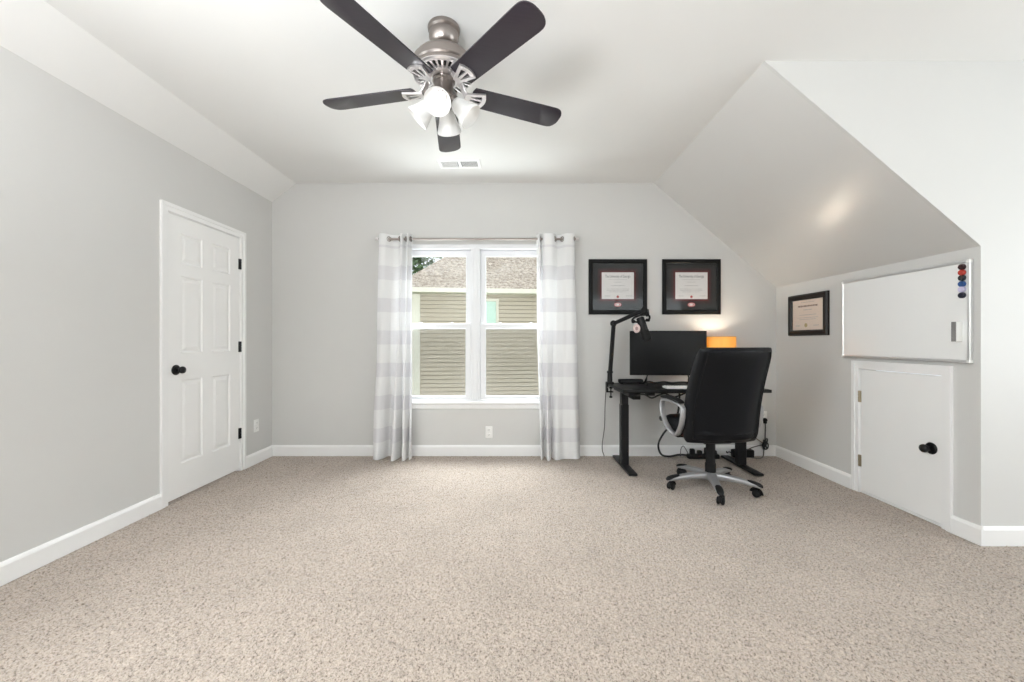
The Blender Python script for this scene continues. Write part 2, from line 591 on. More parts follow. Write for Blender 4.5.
def hinge(parent, u, v, z, mat, h=.09, side=1):
    m = MB().cyl((u, v - h / 2, z), (u, v + h / 2, z), .0075, seg=12)
    for kx in range(4):
        yy = v - h / 2 + h * (kx + .5) / 4
        m.cyl((u, yy - .009, z), (u, yy + .009, z), .0085, seg=12)
    m.box(u - .019, u, v - h / 2, v + h / 2, z - .006, z - .001)
    m.box(u, u + .012, v - h / 2, v + h / 2, z - .006, z + .002)
    m.build('hinge', mat, parent)

d1 = thing('door_1', face('left', (XL, 0, 0)), 'white six panel door with black knob in the left wall', 'door', kind='structure')
casing(d1, D1Y0, D1Y1, D1Z)
a, b = D1Y0 + .007, D1Y1 - .007
bot, top = .014, D1Z - .007
m = MB()
m.box(a, b, bot, top, -.038, -.009)
W = b - a
st, mid = .115, .10
c1 = [(a + st, a + W / 2 - mid / 2), (a + W / 2 + mid / 2, b - st)]
rows = [(.25, .85), (1.045, 1.60), (1.69, 1.905)]
zf = -.001
m.box(a, a + st, bot, top, -.012, zf); m.box(b - st, b, bot, top, -.012, zf)
m.box(a + W / 2 - mid / 2, a + W / 2 + mid / 2, bot, top, -.012, zf)
for v0, v1 in ((bot, rows[0][0]), (rows[0][1], rows[1][0]), (rows[1][1], rows[2][0]), (rows[2][1], top)):
    for u0, u1 in c1: m.box(u0, u1, v0, v1, -.012, zf)
for (u0, u1) in c1:
    for (v0, v1) in rows:
        lp = lambda d, z: [(u0 + d, v0 + d, z), (u1 - d, v0 + d, z), (u1 - d, v1 - d, z), (u0 + d, v1 - d, z)]
        L = [lp(0, zf), lp(.008, -.0085), lp(.018, -.0085), lp(.04, -.003)]
        vs = [p for l in L for p in l]
        fs = [[q * 4 + i, q * 4 + (i + 1) % 4, q * 4 + 4 + (i + 1) % 4, q * 4 + 4 + i] for q in range(3) for i in range(4)] + [[12, 13, 14, 15]]
        m.add(vs, fs)
m.build('door_panel', door_paint, d1, 0)
knob(d1, a + .068, .925, zf, 1.0)
MB().box(a - .004, a + .003, .90, .955, -.03, .0).build('latch_plate', knob_black, d1)
for v in (.325, 1.08, 1.80):
    hinge(d1, b + .004, v, .006, knob_black, .092)

d2 = thing('door_2', face('right', (XR, 0, 0)), 'small flat white access door with black knob in the knee wall', 'door', kind='structure')
casing(d2, -D2Y1, -D2Y0, D2Z, .056)
a, b = -D2Y1 + .007, -D2Y0 - .007
MB().box(a, b, .016, D2Z - .010, -.036, -.001, bevel=.002).build('door_panel', door_paint, d2, 0)
knob(d2, b - .063, .462, -.001, 1.0)
MB().box(a - .004, b + .004, -.004, .013, -.040, -.003, .002).build('threshold', trim_paint, d2)
for v in (.235, .715):
    hinge(d2, a - .004, v, .006, brass, .085)

# ------------------------------------------------------------------ windows
k = Mat('insect_screen')
tr = k.n('ShaderNodeBsdfTransparent')
df = k.n('ShaderNodeBsdfDiffuse'); df.inputs['Color'].default_value = (.16, .155, .15, 1)
mm = k.n('ShaderNodeMixShader'); mm.inputs[0].default_value = .2
k.l(tr.outputs[0], mm.inputs[1]); k.l(df.outputs[0], mm.inputs[2]); k.l(mm.outputs[0], k.out.inputs['Surface'])
screen_mat = k.m

def sash_pair(parent, u0, u1, v0, v1, meet, screen=True):
    """one double-hung unit: upper sash behind, lower sash in front"""
    # upper sash
    s = .056
    MB().frame(u0, u1, meet - .02, v1, s, -.085, -.055, bev=.006, wt=.062, wb=.03).build('upper_sash', vinyl, parent, 0)
    MB().box(u0 + s, u1 - s, meet, v1 - .06, -.073, -.069).build('pane', glass, parent, 0)
    MB().frame(u0, u1, v0, meet + .035, s, -.05, -.018, bev=.006, wt=.05, wb=.04).build('lower_sash', vinyl, parent, 0)
    MB().box(u0 + s, u1 - s, v0 + .035, meet - .012, -.037, -.033).build('pane', glass, parent, 0)
    if screen:
        MB().box(u0 + .03, u1 - .03, v0 + .02, meet, -.101, -.1005).build('insect_screen', screen_mat, parent, 0)
    for f in (.28, .72):
        uu = u0 + (u1 - u0) * f
        MB().box(uu - .02, uu + .02, meet + .035, meet + .041, -.042, -.024, .002).box(uu - .006, uu + .014, meet + .041, meet + .048, -.038, -.028, .002).build('sash_lock', vinyl, parent)

w1 = thing('window_1', face('back', (0, YB, 0)), 'white twin double hung window between the curtains', 'window', kind='structure')
m = MB()
m.frame(WX0 - .002, WX1 + .002, WZ0 - .002, WZ1 + .002, .036, -.13, -.002, bev=.004, wt=.05, wb=.03)
uc = -.372
m.box(uc - .045, uc + .045, WZ0 + .02, WZ1 - .04, -.13, -.004, .004)
m.box(uc - .02, uc + .02, WZ0 + .02, WZ1 - .04, -.01, .004, .003)
m.build('window_frame', vinyl, w1, 0)
sash_pair(w1, WX0 + .036, uc - .045, WZ0 + .018, WZ1 - .05, 1.27)
sash_pair(w1, uc + .045, WX1 - .036, WZ0 + .018, WZ1 - .05, 1.27)
MB().box(WX0 - .03, WX1 + .03, WZ0 - .022, WZ0 + .006, -.02, .03, .006).build('window_sill', trim_paint, w1)
MB().box(WX0 - .015, WX1 + .015, WZ0 - .065, WZ0 - .022, 0, .012, .003).build('sill_apron', trim_paint, w1)

def plain_window(name, M, u0, u1, v0, v1, n, label):
    w = thing(name, M, label, 'window', kind='structure')
    MB().frame(u0, u1, v0, v1, .04, -.12, .012, bev=.004).build('window_frame', vinyl, w, 0)
    for i in range(n):
        p, q = u0 + .04 + (u1 - u0 - .08) * i / n, u0 + .04 + (u1 - u0 - .08) * (i + 1) / n
        MB().frame(p, q, v0 + .04, v1 - .04, .035, -.08, -.04, bev=.004).build('sash', vinyl, w, 0)
        MB().box(p + .03, q - .03, v0 + .07, v1 - .07, -.062, -.058).build('pane', glass, w, 0)
plain_window('window_2', face('right', (XA, 0, 0)), -1.6, .1, .67, 2.17, 2, 'white alcove window out of view')
plain_window('fill_window', face('left', (XL, 0, 0)), -.55, .95, .65, 2.15, 2, 'added white window in the left wall, letting in fill light')  # made-up opening for the added side fill light
plain_window('window_3', face('rear', (0, YR, 0)), -4.15, -1.65, .6, 2.3, 3, 'white wide window behind the camera')

# ------------------------------------------------------------------ ceiling fan
FAN = (-.345, 2.02)
fan = thing('ceiling_fan', T(FAN[0], FAN[1], 0), 'five blade ceiling fan with nickel motor and four lit glass shades', 'ceiling fan')
blade_mat = pbr('dark_walnut_blade', (.023, .018, .025), .3, noise_scale=14, vary=.3, stretch=(1, 14, 1), spec=.4, coat=.15)
MB().lathe([(0, 2.69), (.078, 2.69), (.080, 2.684), (.078, 2.672), (.070, 2.664), (.073, 2.655), (.074, 2.64), (.066, 2.612), (.052, 2.597), (.03, 2.592), (0, 2.592)], 40).build('canopy', nickel, fan)
MB().lathe([(.022, 2.60), (.022, 2.58), (.034, 2.575), (.034, 2.56), (.022, 2.555)], 24).build('neck', nickel, fan)
MB().lathe([(0, 2.565), (.05, 2.565), (.085, 2.56), (.122, 2.545), (.138, 2.528), (.142, 2.522), (.142, 2.516), (.150, 2.512), (.153, 2.495), (.153, 2.478), (.147, 2.470), (.150, 2.464), (.150, 2.452), (.142, 2.448), (.13, 2.45), (.05, 2.452), (0, 2.452)], 56).build('motor_housing', nickel, fan)
# vented lower ring
m = MB()
m.lathe([(.150, 2.452), (.152, 2.446), (.146, 2.440), (.134, 2.439), (.130, 2.444), (.134, 2.45)], 56, close=True)
m.lathe([(.086, 2.448), (.084, 2.438), (.07, 2.434), (.05, 2.434), (.05, 2.448)], 40, close=True)
for i in range(30):
    mm_ = R(2 * PI * i / 30, 'Z')
    m.prism([(.082, -.0035), (.137, -.0065), (.137, .0065), (.082, .0035)], 2.438, 2.446, mm_)
m.build('vent_ring', pewter, fan)
MB().lathe([(.05, 2.449), (.14, 2.449), (.14, 2.4515), (.05, 2.4515)], 40, close=True).build('vent_backing', dark_gap, fan)
MB().lathe([(.05, 2.438), (.056, 2.43), (.056, 2.422), (.047, 2.415), (.045, 2.36), (.05, 2.352), (.052, 2.342), (.045, 2.335), (.048, 2.325), (.044, 2.306), (.028, 2.292), (.012, 2.288), (.01, 2.276), (0, 2.274)], 40).build('switch_housing', nickel, fan)
ZB = 2.38
for i in range(5):
    ang = math.radians(96 + 72 * i)
    mm_ = R(ang, 'Z') @ T(0, 0, ZB) @ R(math.radians(-11), 'X')
    # blade outline along +x
    def bw(x):
        t = (x - .15) / .51
        return .061 + .011 * t
    out = []
    nn = 14
    for j in range(nn + 1):
        x = .15 + .45 * j / nn
        out.append((x, -bw(x)))
    for j in range(1, 16):
        an = -PI / 2 + PI * j / 16
        ca, sa = math.cos(an), math.sin(an)
        out.append((.60 + .06 * abs(ca) ** .75, bw(.63) * math.copysign(abs(sa) ** .8, sa)))
    for j in range(nn + 1):
        x = .60 - .45 * j / nn
        out.append((x, bw(x)))
    out += [(.142, .038), (.142, -.038)]
    bl = MB().prism(out, 0, .006, mm_, bevel=.0015).build('blade', blade_mat, fan)
    # iron: arm from motor plus pierced fan-shaped plate under the blade
    iron = MB()
    arm = smooth_path([(.075, 0, 2.436), (.09, 0, 2.428), (.105, 0, 2.395), (.122, 0, ZB - .004)], 6)
    iron.tube([R(ang, 'Z') @ p for p in arm], 1.0, 10, flat=(.02, .007))
    def fanloop(s, x0, x1):
        pts = []
        for j in range(8): pts.append((x0, (-.5 + j / 8) * .036 * s))
        for j in range(8): pts.append((x0 + (x1 - x0) * j / 8, (.018 + (.047 - .018) * j / 8) * s))
        for j in range(8):
            f = j / 8
            pts.append((x1 + .014 * s * math.sin(PI * f), (.047 - .094 * f) * s))
        for j in range(8): pts.append((x1 - (x1 - x0) * j / 8, -(.047 - (.047 - .018) * j / 8) * s))
        return pts
    iron.ring_plate(fanloop(1, .110, .205), fanloop(.58, .138, .190), -.010, -.0005, mm_)
    iron.prism([(.13, -.007), (.2, -.0045), (.2, .0045), (.13, .007)], -.009, -.001, mm_)
    for yy in (-.03, .03):
        iron.sphere((.200, yy, -.010), .0055, mm_, 2, (1, 1, .5))
    iron.build('blade_iron', pewter, fan)

shade_glass = translucent('frosted_white_glass', (.84, .84, .83), .22, .25, .06, 60, .03)
bulb_mat = emitter('lit_bulb', (1.0, .98, .95), 3.2)
for i in range(4):
    ang = math.radians(-93 + 90 * i)
    ax = R(ang, 'Z') @ T(.05, 0, 2.325) @ R(math.radians(180 - 46), 'Y')   # local +z points out and down
    MB().lathe([(0, -.022), (.019, -.022), (.024, -.014), (.028, -.002), (.028, .012), (.024, .016), (0, .016)], 28, ax).build('shade_holder', nickel, fan)
    prof = [(.024, .006), (.030, .012), (.036, .028), (.041, .048), (.047, .070), (.054, .090), (.060, .106), (.064, .118)]
    inner = [(r - .003, z) for r, z in prof][::-1]
    sh = MB().lathe(prof + [(.0635, .121)] + inner, 40, ax).build('lamp_shade', shade_glass, fan, 60)
    MB().lathe([(0, .012), (.0235, .014), (.0235, .03), (.0235, .042), (.0245, .056), (.021, .068), (.013, .077), (0, .080)], 24, ax).build('bulb', bulb_mat, sh, 60)

# ceiling vent
ve = thing('ceiling_vent', face('ceiling', (-.468, 3.565, ZC)), 'small white ceiling air vent near the top of the window', 'air vent')
ve.matrix_world = face('ceiling', (-.468, 3.565, ZC)) @ R(math.radians(1.5), 'Z')
m = MB().frame(-.185, .185, -.085, .085, .03, 0, .008, bev=.004).box(-.012, .012, -.058, .058, 0, .007)
m.build('vent_frame', trim_paint, ve)
m = MB()
for s in (-1, 1):
    for j in range(14):
        x = s * (.018 + .0102 * j + .004)
        m.box(-.0012, .0012, -.056, .056, 0.0, .0085, M=T(x, 0, 0) @ R(math.radians(32 * s), 'Y'))
m.build('louvers', trim_paint, ve)
MB().box(-.156, .156, -.056, .056, .0002, .001).build('vent_backing', pbr('vent_duct_grey', (.30, .30, .30), .7), ve)

# ------------------------------------------------------------------ curtains and rod
YROD, ZROD = 3.90, 2.112
rod = thing('curtain_rod', T(-.34, YROD, ZROD), 'slim brushed nickel curtain rod above the window', 'curtain rod')
MB().cyl((-.955, 0, 0), (.945, 0, 0), .011, seg=16).build('rod', nickel, rod)
for s, xx in ((-1, -.955), (1, .945)):
    MB().lathe([(0, 0), (.011, 0), (.015, .004), (.015, .022), (.012, .028), (0, .029)], 20, T(xx, 0, 0) @ R(s * PI / 2, 'Y')).build('finial', pewter, rod)
    x2 = xx - s * .02
    br = MB().cyl((x2, 0, -.004), (x2, .108, -.004), .005, seg=10)
    br.lathe([(0, 0), (.018, 0), (.018, .006), (0, .006)], 16, T(x2, .109, -.004) @ R(PI / 2, 'X'))
    br.torus(.011, .003, T(x2, 0, 0) @ R(PI / 2, 'Y'), 16, 8)
    br.build('bracket', nickel, rod)
MB().cyl((-.03, 0, 0), (.03, 0, 0), .0123, seg=16).build('rod_joint', nickel, rod)

# curtain fabric: alternate opaque white and greyer sheer bands woven across
k = Mat('banded_curtain_fabric')
tc = k.n('ShaderNodeTexCoord')
sp = k.n('ShaderNodeSeparateXYZ'); k.l(tc.outputs['Object'], sp.inputs[0])
md = k.n('ShaderNodeMath', operation='MODULO'); md.inputs[1].default_value = .31
ad = k.n('ShaderNodeMath', operation='ADD'); ad.inputs[1].default_value = .009
k.l(sp.outputs['Z'], ad.inputs[0]); k.l(ad.outputs[0], md.inputs[0])
gt = k.n('ShaderNodeMath', operation='GREATER_THAN'); gt.inputs[1].default_value = .176
k.l(md.outputs[0], gt.inputs[0])
lt = k.n('ShaderNodeMath', operation='LESS_THAN'); lt.inputs[1].default_value = 2.05
k.l(sp.outputs['Z'], lt.inputs[0])
band = k.n('ShaderNodeMath', operation='MULTIPLY'); k.l(gt.outputs[0], band.inputs[0]); k.l(lt.outputs[0], band.inputs[1])
wv = k.n('ShaderNodeTexNoise', Scale=300.0); k.l(tc.outputs['Object'], wv.inputs['Vector'])
cm = k.n('ShaderNodeMix', data_type='RGBA')
cm.inputs[6].default_value = (.82, .82, .82, 1); cm.inputs[7].default_value = (.73, .725, .74, 1)
k.l(band.outputs[0], cm.inputs[0])
df = k.n('ShaderNodeBsdfDiffuse'); tl = k.n('ShaderNodeBsdfTranslucent')
k.l(cm.outputs[2], df.inputs['Color']); k.l(cm.outputs[2], tl.inputs['Color'])
m1 = k.n('ShaderNodeMixShader'); m1.inputs[0].default_value = .15
k.l(df.outputs[0], m1.inputs[1]); k.l(tl.outputs[0], m1.inputs[2])
bp = k.n('ShaderNodeBump', Strength=.15, Distance=.001); k.l(wv.outputs['Fac'], bp.inputs['Height'])
k.l(bp.outputs['Normal'], df.inputs['Normal'])
k.l(m1.outputs[0], k.out.inputs['Surface'])
curtain_mat = k.m

def curtain(x0, top, bottom, label, grommets):
    """plan paths (x, y offset from rod) at top and hem, blended downwards"""
    root = thing('curtain', T(x0, YROD, 0), label, 'curtain', 'banded curtain panels at the window')
    tp = smooth_path([(a - x0, b, 0) for a, b in top], 12)
    bt = smooth_path([(a - x0, b, 0) for a, b in bottom], 12)
    n = 160
    def res(p):
        L = [0]
        for i in range(1, len(p)): L.append(L[-1] + (p[i] - p[i - 1]).length)
        return [Vector((np.interp(t * L[-1], L, [q.x for q in p]), np.interp(t * L[-1], L, [q.y for q in p]), 0)) for t in np.linspace(0, 1, n)]
    tp, bt = res(tp), res(bt)
    rows = []
    for i in range(71):
        v = i / 70
        z = 2.158 - v * (2.158 - .004)
        w = min(1, max(0, (v - .05) / .95)) ** 1.35
        row = []
        for j in range(n):
            p = tp[j].lerp(bt[j], w)
            wob = noise.noise(Vector((j * .055 + x0 * 9, v * 3.1, 2.0))) * .016 * min(1, v * 3)
            row.append((p.x + wob * .5, p.y + wob - .01 * math.sin(v * PI), z))
        rows.append(row)
    MB().grid(rows).build('fabric_panel', curtain_mat, root, 180)
    for gx_, yaw in grommets:
        MB().torus(.021, .0055, T(gx_ - x0, 0, ZROD) @ R(math.radians(yaw), 'Z') @ R(PI / 2, 'X')).build('grommet', nickel, root)

curtain(-1.13, [(-1.285, -.02), (-1.262, -.034), (-1.225, -.03), (-1.194, 0), (-1.16, .034), (-1.115, .034), (-1.088, .0), (-1.072, -.04), (-1.055, -.02), (-1.04, .035), (-1.022, .0), (-1.008, -.04), (-.992, .0), (-.978, .03), (-.966, -.01), (-.962, -.035)],
        [(-1.345, .0), (-1.33, -.05), (-1.285, -.075), (-1.245, -.02), (-1.225, .05), (-1.195, .055), (-1.165, -.02), (-1.145, -.10), (-1.115, -.09), (-1.095, .0), (-1.085, .055), (-1.06, .0), (-1.045, -.10), (-1.02, -.08), (-1.01, .04), (-.995, .02), (-.985, -.07), (-.97, -.02)],
        'sheer white curtain with grey bands, left of the window', [(-1.196, 40), (-1.088, 65), (-1.03, 80), (-.985, 80)])
curtain(.415, [(.228, .03), (.236, -.01), (.252, -.034), (.262, -.01), (.272, .03), (.292, -.02), (.325, -.036), (.375, -.034), (.405, 0), (.425, .034), (.452, .034), (.475, 0), (.505, -.034), (.55, -.034), (.585, -.015), (.592, 0)],
        [(.262, -.02), (.272, -.07), (.290, -.02), (.303, .045), (.320, -.02), (.332, -.10), (.356, -.06), (.368, .04), (.384, .0), (.396, -.08), (.43, -.075), (.48, -.03), (.54, -.035), (.60, -.045), (.635, -.02), (.648, .02)],
        'sheer white curtain with grey bands, beside the framed diplomas', [(.262, 75), (.403, 45), (.474, -45), (.59, 80)])

# ------------------------------------------------------------------ outlets
def outlet(side, origin, label):
    o = thing('wall_outlet', face(side, origin), label, 'outlet', 'white wall outlets')
    MB().box(-.035, .035, -.0575, .0575, 0, .006, .003, seg=2).build('cover_plate', plate_white, o)
    for s in (-1, 1):
        MB().box(-.017, .017, s * .024 - .0145, s * .024 + .0145, .004, .0085, .0035, seg=2).build('receptacle', plate_white, o)
        sl = MB().box(-.0085, -.006, s * .024 - .001, s * .024 + .008, .008, .0088).box(.006, .0085, s * .024 - .001, s * .024 + .007, .008, .0088)
        sl.cyl((0, s * .024 - .0075, .008), (0, s * .024 - .0075, .0088), .0028, seg=10)
        sl.build('slots', dark_gap, o)
    MB().cyl((0, 0, .005), (0, 0, .0075), .0035, seg=10).build('screw', silver, o)
    return o
outlet('back', (-.238, YB, .228), 'white duplex outlet on the back wall under the window')
outlet('left', (XL, 3.76, .345), 'white duplex outlet on the wall beside the six panel door')
outlet('back', (2.478, YB, .38), 'white duplex outlet beside the desk with a black plug in it')

# ------------------------------------------------------------------ framed documents
frame_black = pbr('black_picture_frame', (.005, .005, .005), .32, noise_scale=30, vary=.2, spec=.18)
mat_dark = pbr('charcoal_mat_board', (.03, .03, .031), .85, noise_scale=200, vary=.1, spec=.15)
mat_red = pbr('dark_red_mat_board', (.085, .006, .008), .85, noise_scale=200, vary=.1)
paper = pbr('certificate_paper', (.78, .75, .74), .7, noise_scale=30, vary=.02)
paper_warm = pbr('cream_certificate_paper', (.84, .69, .59), .7, noise_scale=30, vary=.02)
ink = pbr('dark_ink', (.10, .10, .11), .8, vary=.2)
ink_pale = pbr('grey_ink', (.40, .38, .38), .8, vary=.15)
seal_red = pbr('red_seal_ink', (.45, .09, .08), .7, vary=.1)
medal = pbr('pale_medallion_enamel', (.75, .68, .66), .35, vary=.05)
medal_red = pbr('red_medallion_enamel', (.45, .04, .05), .35, vary=.05)

def ellipse(rx, ry, n=28, cx=0, cy=0): return [(cx + rx * math.cos(2 * PI * i / n), cy + ry * math.sin(2 * PI * i / n)) for i in range(n)]

def script_line(m, cy, width, h, cx=0, z=0.0):
    """a run of small uneven strokes, one row of writing too small to read"""
    x = cx - width / 2
    while x < cx + width / 2:
        w = random.uniform(.006, .018)
        m.box(x, min(x + w, cx + width / 2), cy - h / 2 * random.uniform(.7, 1), cy + h / 2 * random.uniform(.7, 1), z, z + .0004)
        x += w + .004

def diploma(origin, label):
    d = thing('framed_diploma', face('back', origin), label, 'framed diploma', 'matching black framed diplomas')
    w, h = .2875, .272
    MB().frame(-w, w, -h, h, .041, 0, .026, bev=.008).build('picture_frame', frame_black, d, 0)
    MB().box(-w + .03, w - .03, -h + .03, h - .03, .002, .008).build('outer_mat', mat_dark, d, 0)
    red = MB()
    red.frame(-.192, .192, -.152, .176, .004, .008, .0092)
    red.frame(-.178, .178, -.140, .162, .019, .008, .0102)
    red.build('inner_mat', mat_red, d, 0)
    t = MB().box(-.160, .160, -.127, .145, .0085, .0095)
    t.cur = 1
    for cy, ww, hh in ((.072, .18, .003), (.046, .07, .004), (.012, .13, .005), (-.022, .22, .004), (-.036, .22, .004), (-.05, .17, .004), (-.09, .05, .005)):
        script_line(t, cy, ww, hh, 0 if cy > -.08 else -.1, .0095)
    script_line(t, -.09, .06, .005, .11, .0095)
    c = t.build('certificate', [paper, ink_pale], d, 0)
    vs, fs = text_mesh('The University of Georgia', .038)
    MB().add(vs, fs, T(0, .103, .0098) @ Matrix.Diagonal((.62, 1, 1, 1))).build('heading', ink, c, 0)
    MB().prism(ellipse(.012, .013), .0095, .0100, T(0, -.098, 0)).build('seal', seal_red, c)
    md_ = MB().prism(ellipse(.038, .021), .008, .0125, T(0, -.176, 0), bevel=.0015).build('medallion', medal_red, d)
    MB().ring_plate(ellipse(.030, .0165), ellipse(.024, .0125), .0125, .0133, T(0, -.176, 0)).prism(ellipse(.016, .010), .0125, .0135, T(-.002, -.176, 0)).build('medallion_emblem', medal, md_)
    MB().box(-w + .036, w - .036, -h + .036, h - .036, .0165, .0185).build('cover_glass', frame_glass, d, 0)
diploma((1.035, YB, 1.665), 'black framed diploma behind the microphone arm, nearest the window')
diploma((1.762, YB, 1.665), 'black framed diploma right above the monitor')

d = thing('framed_certificate', face('right', (XR, 3.57, 1.362)), 'dark brown framed cream certificate on the knee wall left of the whiteboard', 'framed certificate')
w, h = .238, .184
wood_dark = pbr('dark_brown_frame', (.010, .006, .004), .34, noise_scale=12, vary=.3, stretch=(1, 10, 1), spec=.2)
MB().frame(-w, w, -h, h, .050, 0, .028, bev=.012).build('picture_frame', wood_dark, d, 0)
t = MB().box(-w + .045, w - .045, -h + .045, h - .045, .004, .009)
t.cur = 1
for cy, ww, hh in ((.112, .16, .004), (.045, .1, .006), (.0, .2, .005), (-.025, .24, .004), (-.04, .2, .004)):
    script_line(t, cy, ww, hh, 0, .009)
for cx in (-.12, .1):
    script_line(t, -.095, .06, .006, cx, .009)
t.cur = 2
script_line(t, .078, .24, .0165, 0, .009)
c = t.build('certificate', [paper_warm, ink_pale, pbr('brown_ink', (.22, .13, .09), .8, vary=.2)], d, 0)
MB().prism(ellipse(.018, .018), .009, .0098, T(-.02, -.092, 0)).build('seal', pbr('gold_seal', (.5, .36, .14), .4, vary=.1), c)
MB().box(-w + .046, w - .046, -h + .046, h - .046, .0165, .0182).build('cover_glass', frame_glass, d, 0)

# ------------------------------------------------------------------ whiteboard with its magnets and eraser
WB = (XR, 2.74, 1.299)
wb = thing('whiteboard', face('right', WB), 'wide white dry erase board mounted above the small door', 'whiteboard')
hw, hh = .450, .296
board_mat = pbr('white_board_enamel', (.86, .865, .86), .16, noise_scale=6, vary=.01)
alu = pbr('satin_aluminium', (.74, .74, .74), .35, .7, noise_scale=40, vary=.04, stretch=(8, 1, 1))
MB().box(-hw + .01, hw - .01, -hh + .01, hh - .01, .001, .014).build('board_surface', board_mat, wb, 0)
MB().frame(-hw, hw, -hh, hh, .018, 0, .021, bev=.004).build('board_frame', alu, wb, 0)
for sx in (-1, 1):
    for sy in (-1, 1):
        MB().box(sx * (hw - .011) - .012, sx * (hw - .011) + .012, sy * (hh - .011) - .012, sy * (hh - .011) + .012, .0, .0225, .005).build('corner_cap', plate_white, wb)
cols = [((.03, .006, .008), 'dark maroon round magnet, topmost on the whiteboard'),
        ((.42, .035, .02), 'red round magnet, second from top on the whiteboard'),
        ((.012, .016, .022), 'black round magnet between the red and blue ones'),
        ((.02, .08, .26), 'blue round magnet on the whiteboard'),
        ((.62, .58, .78), 'pale lavender round magnet below the blue one'),
        ((.010, .010, .03), 'black round magnet, lowest of the column')]
for (c_, lab), zz in zip(cols, (1.560, 1.528, 1.497, 1.462, 1.431, 1.397)):
    mg = MB().lathe([(0, 0), (.0165, 0), (.0175, .003), (.0165, .013), (.0145, .016), (.012, .0145), (0, .0145)], 28)
    o = mg.build('magnet', pbr('magnet_plastic', c_, .28, vary=.08), None)
    o.matrix_world = face('right', (XR - .0142, 2.331, zz - .004))
    tag(o, lab, 'magnet', 'round magnets on the whiteboard')
er = thing('board_eraser', face('right', (XR - .0142, 2.345, 1.184)), 'white dry eraser with grey felt stuck on the whiteboard', 'eraser')
MB().box(-.012, .012, -.058, .058, 0, .037, .004, seg=2).build('eraser_grip', plate_white, er)
MB().box(-.011, .011, -.057, .057, .036, .043, .001).build('eraser_felt', pbr('grey_felt', (.22, .22, .22), .95, noise_scale=300, vary=.2), er)

# ------------------------------------------------------------------ standing desk
desk_top_mat = pbr('black_desk_laminate', (.009, .009, .0095), .45, noise_scale=25, vary=.2, stretch=(1, 12, 1), spec=.25)
DX0, DX1, DY0, DY1, DZ = .922, 2.165, 3.385, 3.965, .722
desk = thing('standing_desk', T((DX0 + DX1) / 2, 3.675, 0), 'black standing desk with two column legs against the back wall', 'desk')
cx = (DX0 + DX1) / 2
MB().box(DX0 - cx, DX1 - cx, DY0 - 3.675, DY1 - 3.675, DZ - .027, DZ, .004, seg=2).build('desktop', desk_top_mat, desk)
for lx in (1.005, 2.060):
    x = lx - cx
    leg = MB().box(x - .035, x + .035, -.045, .025, .018, .56, .004).box(x - .031, x + .031, -.041, .021, .55, DZ - .06, .003).build('leg', black_metal, desk)
    MB().prism([(x - .036, -.29), (x + .036, -.29), (x + .036, .27), (x - .036, .27)], 0, .02, bevel=.004).build('foot', black_metal, desk)
    MB().box(x - .03, x + .03, -.255, .25, DZ - .062, DZ - .028, .003).build('top_bracket', black_metal, desk)
MB().box(1.035 - cx, 2.03 - cx, -.04, -.005, DZ - .062, DZ - .03, .003).box(1.035 - cx, 2.03 - cx, .02, .05, DZ - .062, DZ - .03, .003).build('cross_beam', black_metal, desk)
MB().box(1.045 - cx, 1.115 - cx, -.14, .06, DZ - .105, DZ - .028, .006).build('control_box', matte_black, desk)
MB().box(1.12 - cx, 1.19 - cx, -.285, -.235, DZ - .05, DZ - .028, .004).build('keypad', matte_black, desk)
cable_mat = pbr('black_cable_rubber', (.014, .014, .015), .5, vary=.15)
cable_grey = pbr('grey_cable', (.10, .095, .09), .5, vary=.1)
def cable(name, pts, r, label, mat=None, n=8):
    base = Vector(pts[-1])
    sp_ = smooth_path([Vector(p) - base for p in pts], n)
    o = MB().tube(sp_, r, 8).build(name, mat or cable_mat, None, 60)
    o.location = base
    return tag(o, label, 'cable')
cable('cable', [(1.06, 3.54, .655), (1.12, 3.47, .672), (1.18, 3.45, .645), (1.24, 3.45, .668), (1.30, 3.46, .682), (1.36, 3.46, .652), (1.42, 3.47, .660), (1.50, 3.5, .685)], .007, 'black cable sagging under the front edge of the desk')

# monitor
MX0, MX1, MZ0, MZ1, MY = 1.090, 1.790, .812, 1.224, 3.76
mon = thing('monitor', T((MX0 + MX1) / 2, MY, DZ), 'wide black computer monitor switched off on the desk', 'monitor')
mon.rotation_euler = (0, 0, math.radians(-2))
hw = (MX1 - MX0) / 2
screen_m = pbr('dark_screen', (.012, .012, .0125), .33, noise_scale=5, vary=.04, spec=.22)
m = MB()
m.box(-hw, hw, -.004, .022, MZ0 - DZ, MZ1 - DZ, .005, seg=2)
m.box(-hw * .55, hw * .55, .018, .055, MZ0 - DZ + .05, MZ1 - DZ - .12, .012, seg=2)
m.build('housing', matte_black, mon)
MB().frame(-hw, hw, MZ0 - DZ, MZ1 - DZ, .009, .003, .008, Matrix(((1, 0, 0, 0), (0, 0, -1, 0), (0, 1, 0, 0), (0, 0, 0, 1))), bev=.002, wb=.016).build('bezel', matte_black, mon, 0)
MB().box(-hw + .008, hw - .008, -.0055, -.003, MZ0 - DZ + .015, MZ1 - DZ - .008).build('screen', screen_m, mon, 0)
for s in (-1, 1):
    lg = smooth_path([(s * .185, .012, .10), (s * .195, .01, .06), (s * .205, -.03, .012), (s * .215, -.075, .005)], 6)
    lm = MB().tube(lg, 1.0, 10, flat=(.009, .0045))
    lg = smooth_path([(s * .195, .012, .06), (s * .205, .05, .012), (s * .215, .09, .005)], 6)
    lm.tube(lg, 1.0, 10, flat=(.009, .0045))
    lm.build('stand_leg', matte_black, mon)

